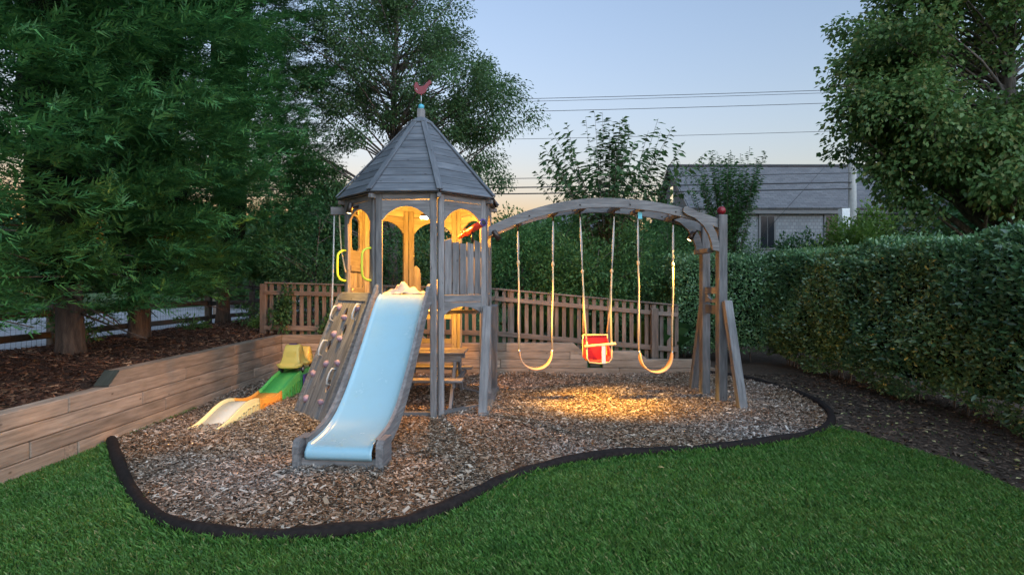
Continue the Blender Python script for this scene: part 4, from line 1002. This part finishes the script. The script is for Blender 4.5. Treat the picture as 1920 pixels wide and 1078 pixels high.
# shrubs behind the fence and around the house
def shrub(label, x, y, r, h, n, mat, seed, size=.075, group='shrubs behind the fence', zc=None):
    cl = ell(26, (0, 0, h*.52), (r*.85, r*.8, h*.48), .3, .1, .25, seed)
    leafy('leafy_shrub', label, (x, y, hz(x, y)), 'shrub', cl, n, size, mat, .03, BARKG, True, (r*.36, r*.36, h*.20), .25, .5, group=group, crown_name='foliage', seed=seed)
B = [('dark shrub left of the tower rope, behind the picket fence', -4.0, 11.6, 1.3, 2.7, 6500, M_DSH),
     ('dark leafy shrub seen under the rope beam behind the fence', -2.6, 12.2, 1.3, 2.4, 6500, M_DSH),
     ('green shrub seen through the tower above the slide', -1.5, 11.4, 1.0, 2.2, 5500, M_DSH),
     ('mid-green shrub directly right of the tower wall', .15, 11.6, 1.15, 2.45, 11000, M_SHR),
     ('bushy green shrub behind the tan belt swing by the tower', 1.15, 12.1, 1.05, 2.6, 10000, M_SHR),
     ('dense dark shrub behind the red toddler swing', 1.75, 11.3, 1.1, 2.4, 11000, M_SHR),
     ('leafy shrub behind the belt swing nearest the red-ball post', 2.75, 11.9, 1.2, 2.65, 11000, M_DSH),
     ('tall shrub behind the arch end, right of the cherry sapling', 3.75, 13.6, 1.3, 3.3, 9000, M_SHR),
     ('shrub over the back hedge below the slender tree', 5.4, 14.9, 1.3, 3.3, 9000, M_SHR),
     ('pale shrub at the right foot of the slender tree', 6.9, 16.2, 1.4, 2.9, 6500, M_SHR)]
for i, (lb, x, y, r, h, n, m_) in enumerate(B): shrub(lb, x, y, r, h, n, m_, 40+i)
H2 = [('dark bush below the middle house window', 8.1, 15.8, 1.0, 2.75, 13000, M_DSH), ('bright lime-green bush at the foot of the utility pole', 8.95, 14.9, .8, 3.35, 13000, M_YSH),
      ('lime-green bush next to the big broad-leaved tree', 10.0, 15.3, .95, 3.45, 13000, M_YSH), ('small lime-green sprig above the hedge corner', 7.75, 14.8, .55, 2.5, 3000, M_YSH)]
for i, (lb, x, y, r, h, n, m_) in enumerate(H2): shrub(lb, x, y, r, h, n, m_, 60+i, .11, 'bushes by the house')
# vine and low plants
def lowplant(name, label, x, y, r, h, n, mat, seed, size=.06, zb=None, cat='plant', group=None):
    cl = ell(10, (0, 0, h*.5), (r*.8, r*.7, h*.45), .2, .02, .2, seed)
    leafy(name, label, (x, y, hz(x, y) if zb is None else zb), cat, cl, n, size, mat, .008, BARKG, True, (r*.4, r*.4, h*.25), .1, .5, crown_name='foliage', seed=seed, group=group)
lowplant('fence_vine', 'dark vine climbing the left end of the picket fence', -4.02, 9.86, .28, .85, 1100, M_DSH, 71, .07)
lowplant('fence_vine', 'small vine on the pickets just left of the climbing wall', -3.15, 9.87, .16, .55, 350, M_SHR, 72, .06)
LPL = [('leafy plant by the trunk of the farthest cypress', -5.3, 11.6, .5, .45, 1000, M_SHR), ('bright low plant beside the fence end post', -4.85, 11.0, .4, .42, 800, M_YSH),
       ('low green plant between the first and second cypress trunks', -6.1, 8.0, .45, .6, 900, M_DSH), ('bright green plant at the far left below the rail fence', -6.5, 6.6, .45, .35, 700, M_SHR),
       ('trailing plant on the mulch left of the fence vine', -5.9, 10.4, .4, .3, 600, M_SHR)]
for i, (lb, x, y, r, h, n, m_) in enumerate(LPL): lowplant('low_plant', lb, x, y, r, h, n, m_, 80+i, group='low plants on the mulch bed')
for i, (x, y) in enumerate([(-3.3, 9.82), (-2.9, 9.83)]): lowplant('low_plant', ['low dark plant at the fence foot left of the climbing wall', 'low dark plant behind the climbing wall holds'][i], x, y, .2, .28, 350, M_DSH, 90+i)
# ornamental grass behind the fence
for gi, (x, y, lb) in enumerate([(.35, 10.5, 'arching grass clump behind the fence next to the tower'), (1.0, 10.45, 'arching grass clump behind the fence near the toddler swing'), (2.7, 10.35, 'arching grass clump at the right fence post')]):
    g = np.random.default_rng(gi); n = 140; a = g.uniform(0, 2*PI, n); h = g.uniform(.4, .8, n); r = g.uniform(.1, .45, n); b = np.stack([x+g.normal(0, .06, n), y+g.normal(0, .06, n), np.full(n, hz(x, y))], 1)
    o_ = np.stack([np.cos(a), np.sin(a), np.zeros(n)], 1); s_ = np.stack([-np.sin(a), np.cos(a), np.zeros(n)], 1)*.005; zz = np.array([[0, 0, 1.]])
    m_ = b+o_*(r*.45)[:, None]+zz*(h*.9)[:, None]; t_ = b+o_*r[:, None]*1.3+zz*(h*.8)[:, None]
    v = np.stack([b-s_, b+s_, m_+s_, t_, m_-s_], 1).reshape(-1, 3); tag(obj('grass_clump', mesh_np('grass_clump', v, np.arange(n*5).reshape(-1, 5), M_SHR)), lb, 'grass clump', 'grass clumps behind the fence')

# ------------------------------------------------------------------ hedges
def hedge(label, boxes, n, seed, size=.06):
    """boxes: (x0,x1,y0,y1,z0,z1,visible faces as axis letters)"""
    g = np.random.default_rng(seed); x0, x1, y0, y1, z0, z1 = boxes; e = empty('clipped_hedge', ((x0+x1)/2, (y0+y1)/2, 0), label, 'hedge', 'clipped hedges round the yard')
    dx, dy, dz = x1-x0, y1-y0, z1-z0; ar = np.array([dy*dz, dx*dz, dx*dy*1.0]); pr = ar/ar.sum(); fc = g.choice(3, n, p=pr); u, w = g.random(n), g.random(n); dep = np.abs(g.normal(0, .085, n))
    p = np.zeros((n, 3)); nr = np.zeros((n, 3))
    for k, (cc_, nn) in enumerate(((x0, (-1, 0, 0)), (y0, (0, -1, 0)), (z1, (0, 0, 1)))):
        q = fc == k; nr[q] = nn
        if k == 0: p[q] = np.stack([x0+dep[q], y0+u[q]*dy, z0+w[q]*dz], 1)
        if k == 1: p[q] = np.stack([x0+u[q]*dx, y0+dep[q], z0+w[q]*dz], 1)
        if k == 2: p[q] = np.stack([x0+u[q]*dx, y0+w[q]*dy, z1-dep[q]], 1)
    lump = .085*np.sin(p[:, 1]*2.3+p[:, 2]*1.7+seed)*np.sin(p[:, 2]*2.9-p[:, 0]*1.9)+.05*np.sin(p[:, 1]*6.1+p[:, 0]*5+1)*np.sin(p[:, 2]*5.3)
    zl = (p[:, 2]-z0)/dz; under = np.where(fc < 2, -.16*np.clip(.35-zl, 0, 1)/.35+.05, 0)+np.where((fc < 2) & (zl > .93), -.09, 0)
    p += nr*(lump+under)[:, None]
    p[:, 2] += np.where(zl < .12, .10*np.sin(p[:, 1]*3.1)*1.0+.04, 0)
    hol = np.sin(p[:, 1]*7.3+p[:, 2]*3.1+seed)*np.sin(p[:, 2]*8.7-p[:, 0]*6.1+1)+.5*np.sin(p[:, 1]*17+p[:, 2]*13)
    kp = (hol > -.75) | (g.random(n) < .35); p, nr, fc = p[kp], nr[kp], fc[kp]; n = len(p)
    sh = g.random(n) < .03; p[sh] += nr[sh]*g.uniform(.03, .13, (sh.sum(), 1))
    ax_ = norm(nr*.7+g.normal(0, .6, (n, 3))+np.array([0, 0, .35])); up = norm(nr*.9+g.normal(0, .45, (n, 3))+np.array([0, 0, .35]))
    L = g.gamma(7, 1/7., n).clip(.45, 1.8)*size; v, f = leaves(p, ax_, up, L, L*.52); obj('foliage', mesh_np('foliage', v, f, M_HED), e)
    mb = MB(); mb.box(((x0+x1)/2+.09, (y0+y1)/2+.09, (z0+z1)/2+.06), (dx-.3, dy-.3, dz-.34)); mb.build('dark_core', CORE, e)  # solid dark box added behind the hedge leaves
    r_ = random.Random(seed); m_ = int((dx+dy)*4)
    for k in range(m_):
        if dy > dx: a = Vector((x0+r_.uniform(.3, .55), r_.uniform(y0+.1, y1-.1), -.02))
        else: a = Vector((r_.uniform(x0+.1, x1-.1), y0+r_.uniform(.3, .5), -.02))
        tube('stem', e, BARKG, [a, a+Vector((r_.uniform(-.12, .12), r_.uniform(-.12, .12), z0+.55))], [.014, .008], 5)
hedge('tall clipped hedge running along the right side of the lawn', (4.98, 6.1, 2.2, 11.2, .10, 2.09), 96000, 5, .052)
hedge('clipped hedge across the back right corner behind the red-ball post', (3.15, 4.92, 10.7, 11.9, .12, 2.08), 22000, 6, .05)

# ------------------------------------------------------------------ rail fence by the driveway
RFn = empty('rail_fence', (-7.05, 8, .5), 'dark split-rail fence with wire mesh behind the cypress trunks', 'fence')
ry = [4.2, 6.4, 8.6, 10.8, 13.0, 15.2, 17.4, 19.6]
for i, y in enumerate(ry):
    z0 = hz(-7.05, y); board('post', RFn, RAILW, 1.25, .13, .11, (-7.05, y, z0+.55), (0, 0, 1), (0, -1, 0), .012)
    if i < len(ry)-1:
        for h in (.25, .58, .92):
            beam2('rail', RFn, RAILW, (-7.05+random.uniform(-.01, .01), y+.06, z0+h+random.uniform(-.03, .03)), (-7.05, ry[i+1]-.06, hz(-7.05, ry[i+1])+h+random.uniform(-.03, .03)), .10, .05, (1, 0, 0), .015)
wm = MB(); y = 4.2
while y < 19.6: wm.tube([(-6.96, y, .46), (-6.96, y, 1.66)], .0022, 3); y += .085
for k in range(14): wm.tube([(-6.96, 4.2, .50+.085*k), (-6.96, 19.6, .50+.085*k)], .0022, 3)
tag(wm.build('wire_mesh', WIREM, RFn), kind='stuff')
for y in (6.9, 10.2, 13.6): tube('wire_stake', RFn, WIREM, [(-6.94, y, .4), (-6.94, y, 1.7)], .015, 6)
# lit bollard beyond the driveway
bx_, by_ = -10.6, 20.0; z0 = hz(bx_, by_)
BO = empty('lantern_post', (bx_, by_, z0), 'small lit lantern post beyond the driveway', 'lantern')
board('post', BO, FENCEW, 1.0, .12, .12, (bx_, by_, z0+.5), (0, 0, 1), (0, -1, 0)); board('lantern', BO, LAMP, .16, .10, .10, (bx_, by_, z0+1.09), (0, 0, 1), (0, -1, 0)); board('lantern_cap', BO, DMETAL, .16, .16, .03, (bx_, by_, z0+1.19), (1, 0, 0), (0, 0, 1))

# ------------------------------------------------------------------ houses, pole, wires
def shingles(name, c1, c2, rowh, w):
    t = NT(name); tc = t.n('TexCoord'); br = t.n('TexBrick'); mp = t.n('Mapping'); t.l(tc.outputs['Object'], mp.inputs[0]); t.l(mp.outputs[0], br.inputs['Vector'])
    br.inputs['Color1'].default_value = (*c1, 1); br.inputs['Color2'].default_value = (*c2, 1); br.inputs['Mortar'].default_value = tuple(k*.72 for k in c1)+(1,)
    br.inputs['Scale'].default_value = 1; br.inputs['Mortar Size'].default_value = .012; br.inputs['Brick Width'].default_value = w; br.inputs['Row Height'].default_value = rowh
    n = t.noise(tc.outputs['Object'], 1.5, 5); t.col(t.mix(t.math('MULTIPLY', n, .6), br.outputs[0], tuple(k*.6 for k in c1))); t.set(Roughness=.85); t.bump(br.outputs['Fac'], -.4, .02); return t.m
RSH = shingles('roof_shingle', (.105, .105, .112), (.165, .163, .168), .16, .32); WSH = shingles('wall_shingle', (.20, .206, .216), (.28, .285, .29), .15, .17)
WTRIM = plain('grey_trim', (.12, .12, .12), .6); WWHITE = plain('white_trim', (.7, .7, .68), .5); GLASS = plain('dark_window_glass', (.015, .018, .022), .12, .15)
def panel(name, parent, mat, o, xd, yd, outline, T):    # outline in (x along xd, y along yd)
    x = Vector(xd).normalized(); y = Vector(yd).normalized(); z = x.cross(y); M = Matrix(((x.x, y.x, z.x, o[0]), (x.y, y.y, z.y, o[1]), (x.z, y.z, z.z, o[2]), (0, 0, 0, 1)))
    return obj(name, poly_mesh(name, outline, [], T, mat), parent, M)
def house(label, x0, x1, yf, yr, yb, ze, zr, wins, z0=0):
    e = empty('shingled_house', ((x0+x1)/2, yr, z0), label, 'house'); L = x1-x0
    panel('wall', e, WSH, (x0, yf+.25, z0), (1, 0, 0), (0, 0, 1), [(0, 0), (L, 0), (L, ze-z0), (0, ze-z0)], .2)
    panel('wall', e, WSH, (x0, yb-.25, z0), (1, 0, 0), (0, 0, 1), [(0, 0), (L, 0), (L, ze-z0), (0, ze-z0)], .2)
    hb = (yb-yf)/2-.36
    for xx in (x0+.1, x1-.1):
        panel('gable_wall', e, WSH, (xx, yr, z0), (0, 1, 0), (0, 0, 1), [(-hb, 0), (hb, 0), (hb, ze-z0-.02), (0, zr-z0-.15), (-hb, ze-z0-.02)], .19)
    for (ya, sg) in ((yf, 1), (yb, -1)):
        sl_ = math.hypot(yr-yf, zr-ze); d = Vector((0, sg*(yr-yf), zr-ze)).normalized()
        r = panel('roof', e, RSH, (x0-.2, ya, ze+.03), (1, 0, 0), d, [(0, -.12), (L+.4, -.12), (L+.4, sl_), (0, sl_)], .12)
        board('rake_board', r, WTRIM, sl_+.1, .16, .05, Vector((x0-.235, ya, ze-.02))+d*(sl_/2), d, (1, 0, 0))
        board('eave_board', r, WTRIM, L+.3, .22, .05, (x0+L/2, ya-sg*.03, ze-.14), (1, 0, 0), (0, 1, 0))
    board('ridge_cap', e, RSH, L+.4, .3, .08, (x0+L/2, yr, zr+.12), (1, 0, 0), (0, 0, 1))
    for (wx0, wx1, wz0, wz1) in wins:
        f = board('window', e, WTRIM, wx1-wx0+.16, wz1-wz0+.16, .08, ((wx0+wx1)/2, yf+.13, (wz0+wz1)/2), (1, 0, 0), (0, -1, 0))
        w2 = (wx1-wx0)/2
        for k in (0, 1):
            board('pane', f, GLASS, w2-.03, wz1-wz0, .03, (wx0+w2*(k+.5), yf+.09, (wz0+wz1)/2), (1, 0, 0), (0, -1, 0))
    return e
yf, yr, yb = 24.9, 28.1, 31.3
wx = lambda p: (p-960)/F*yf
HS = house('grey shingled house with long roof seen over the hedge', 8.05, 22.5, yf, yr, yb, 4.95, 7.4, [(wx(1428), wx(1454), 3.2, 4.6), (wx(1551), wx(1578), 3.2, 4.6), (wx(1608), wx(1630), 3.5, 4.6), (wx(1666), wx(1690), 3.5, 4.6)])
board('corner_board', HS, WSH, 4.8, .16, .05, (8.08, yf+.11, 2.45), (0, 0, 1), (0, -1, 0))
gw = board('window', HS, WWHITE, .9, .5, .06, (8.02, 28.0, 6.05), (0, 0, 1), (-1, 0, 0)); board('pane', gw, emit('lit_window', (1, .8, .5), .05), .75, .38, .03, (7.98, 28.0, 6.05), (0, 0, 1), (-1, 0, 0))
house('low grey roofed house glimpsed under the arched swing beam', 1.2, 6.2, 33, 36, 39, 4.4, 6.1, [])
# utility pole + wires
PX, PYD = (1598-960)/F*22, 22.0
UP = empty('utility_pole', (PX, PYD, 0), 'pale utility pole in front of the shingled house', 'utility pole')
tube('pole', UP, plain('pale_pole', (.36, .35, .33), .8), [(PX, PYD, 0), (PX, PYD, 10)], [.17, .13], 12)
board('meter_box', UP, WWHITE, .75, .30, .3, (PX-.36, PYD-.05, 4.15), (0, 0, 1), (0, -1, 0))
board('crossarm', UP, RAILW, 2.0, .12, .1, (PX, PYD-.15, 9.3), (1, 0, 0), (0, 0, 1))
UL = empty('utility_pole', (-26, 24, .4), 'far utility pole hidden behind the cypress trees', 'utility pole')
tube('pole', UL, UP.children[0].data.materials[0], [(-26, 24, .4), (-26, 24, 10.5)], [.17, .13], 12); board('crossarm', UL, RAILW, 2.0, .12, .1, (-26, 23.9, 9.6), (1, 0, 0), (0, 0, 1))
for i, (py, r, lb) in enumerate([(180, .011, 'topmost thin overhead wire crossing the sky'), (185, .009, 'thin overhead wire just below the topmost one'), (204, .011, 'thin overhead wire third from the top'), (256, .009, 'thin overhead wire in the middle of the open sky'), (334, .014, 'thin dark cable just above the two thick cables'), (351, .026, 'thick black cable, upper of the lowest pair'), (363, .026, 'thick black cable, lowest of all overhead lines')]):
    z = CH+(HZ-py)/F*22.3; pts = []
    for k in range(25):
        t = k/24; pts.append((PX+(-26-PX)*t, PYD-.1+(24-PYD)*t, z+(.9 if i < 4 else .5)*(t*t-t)*.8+.12))
    tag(tube('overhead_wire', None, CABLE, pts, r, 5), lb, 'wire', 'overhead wires')
pts = [(PX+1.5+k*1.6, PYD-.1+k*.3, CH+(HZ-351)/F*22.3) for k in range(8)]
tag(tube('guy_wire', None, CABLE, [(PX-.0, PYD-.12, 7.4), P(1430, 440, 20.5)], .008, 4), 'thin diagonal guy wire running down from the utility pole', 'wire')
# far trees closing the view
def fartree(label, x, y, r, h, n, mat, seed, size=.42):
    cl = ell(34, (0, 0, h*.55), (r, r, h*.45), .3, h*.12, .25, seed)
    leafy('background_tree', label, (x, y, 0), 'tree', cl, n, size, mat, .16, BARKG, True, (r*.4, r*.4, h*.14), .3, .6, group='background trees', seed=seed)
FT = [('far tree left of the tower between cypress and elm', -9.5, 30, 3.2, 6.5, M_DSH), ('far tree beyond the driveway at the left', -20, 34, 4, 6, M_SHR), ('far tree at the left edge beyond the driveway', -31, 36, 4.5, 7, M_DSH), ('far round tree beyond the driveway lantern', -14.5, 32, 3.5, 5.5, M_SHR),
      ('far tree low between tower and sapling', 2.2, 27, 2.6, 4.6, M_DSH), ('far tree behind the cherry sapling', 3.6, 20, 1.7, 3.7, M_SHR), ('far tree just left of the shingled house gable', 5.6, 29, 2.4, 4.8, M_DSH), ('far tree behind the tower window opening', -7.0, 25, 2.6, 5.4, M_DSH), ('far tree seen under the rope beam', -11.8, 27, 2.8, 5.4, M_DSH), ('far tree behind the octagonal tower', -4.5, 27, 3, 5.2, M_DSH), ('far low tree right of the tower', .2, 30, 3, 4.9, M_SHR), ('far tree between the two houses', 6.4, 22, 1.6, 4.3, M_DSH), ('far tree behind the right broad-leaved tree', 22, 24, 4, 7.5, M_DSH), ('far tree at the right edge behind the hedge', 16.5, 15, 2.8, 5.5, M_DSH)]
for i, (lb, x, y, r, h, m_) in enumerate(FT): fartree(lb, x, y, r, h, 5200, m_, 120+i)
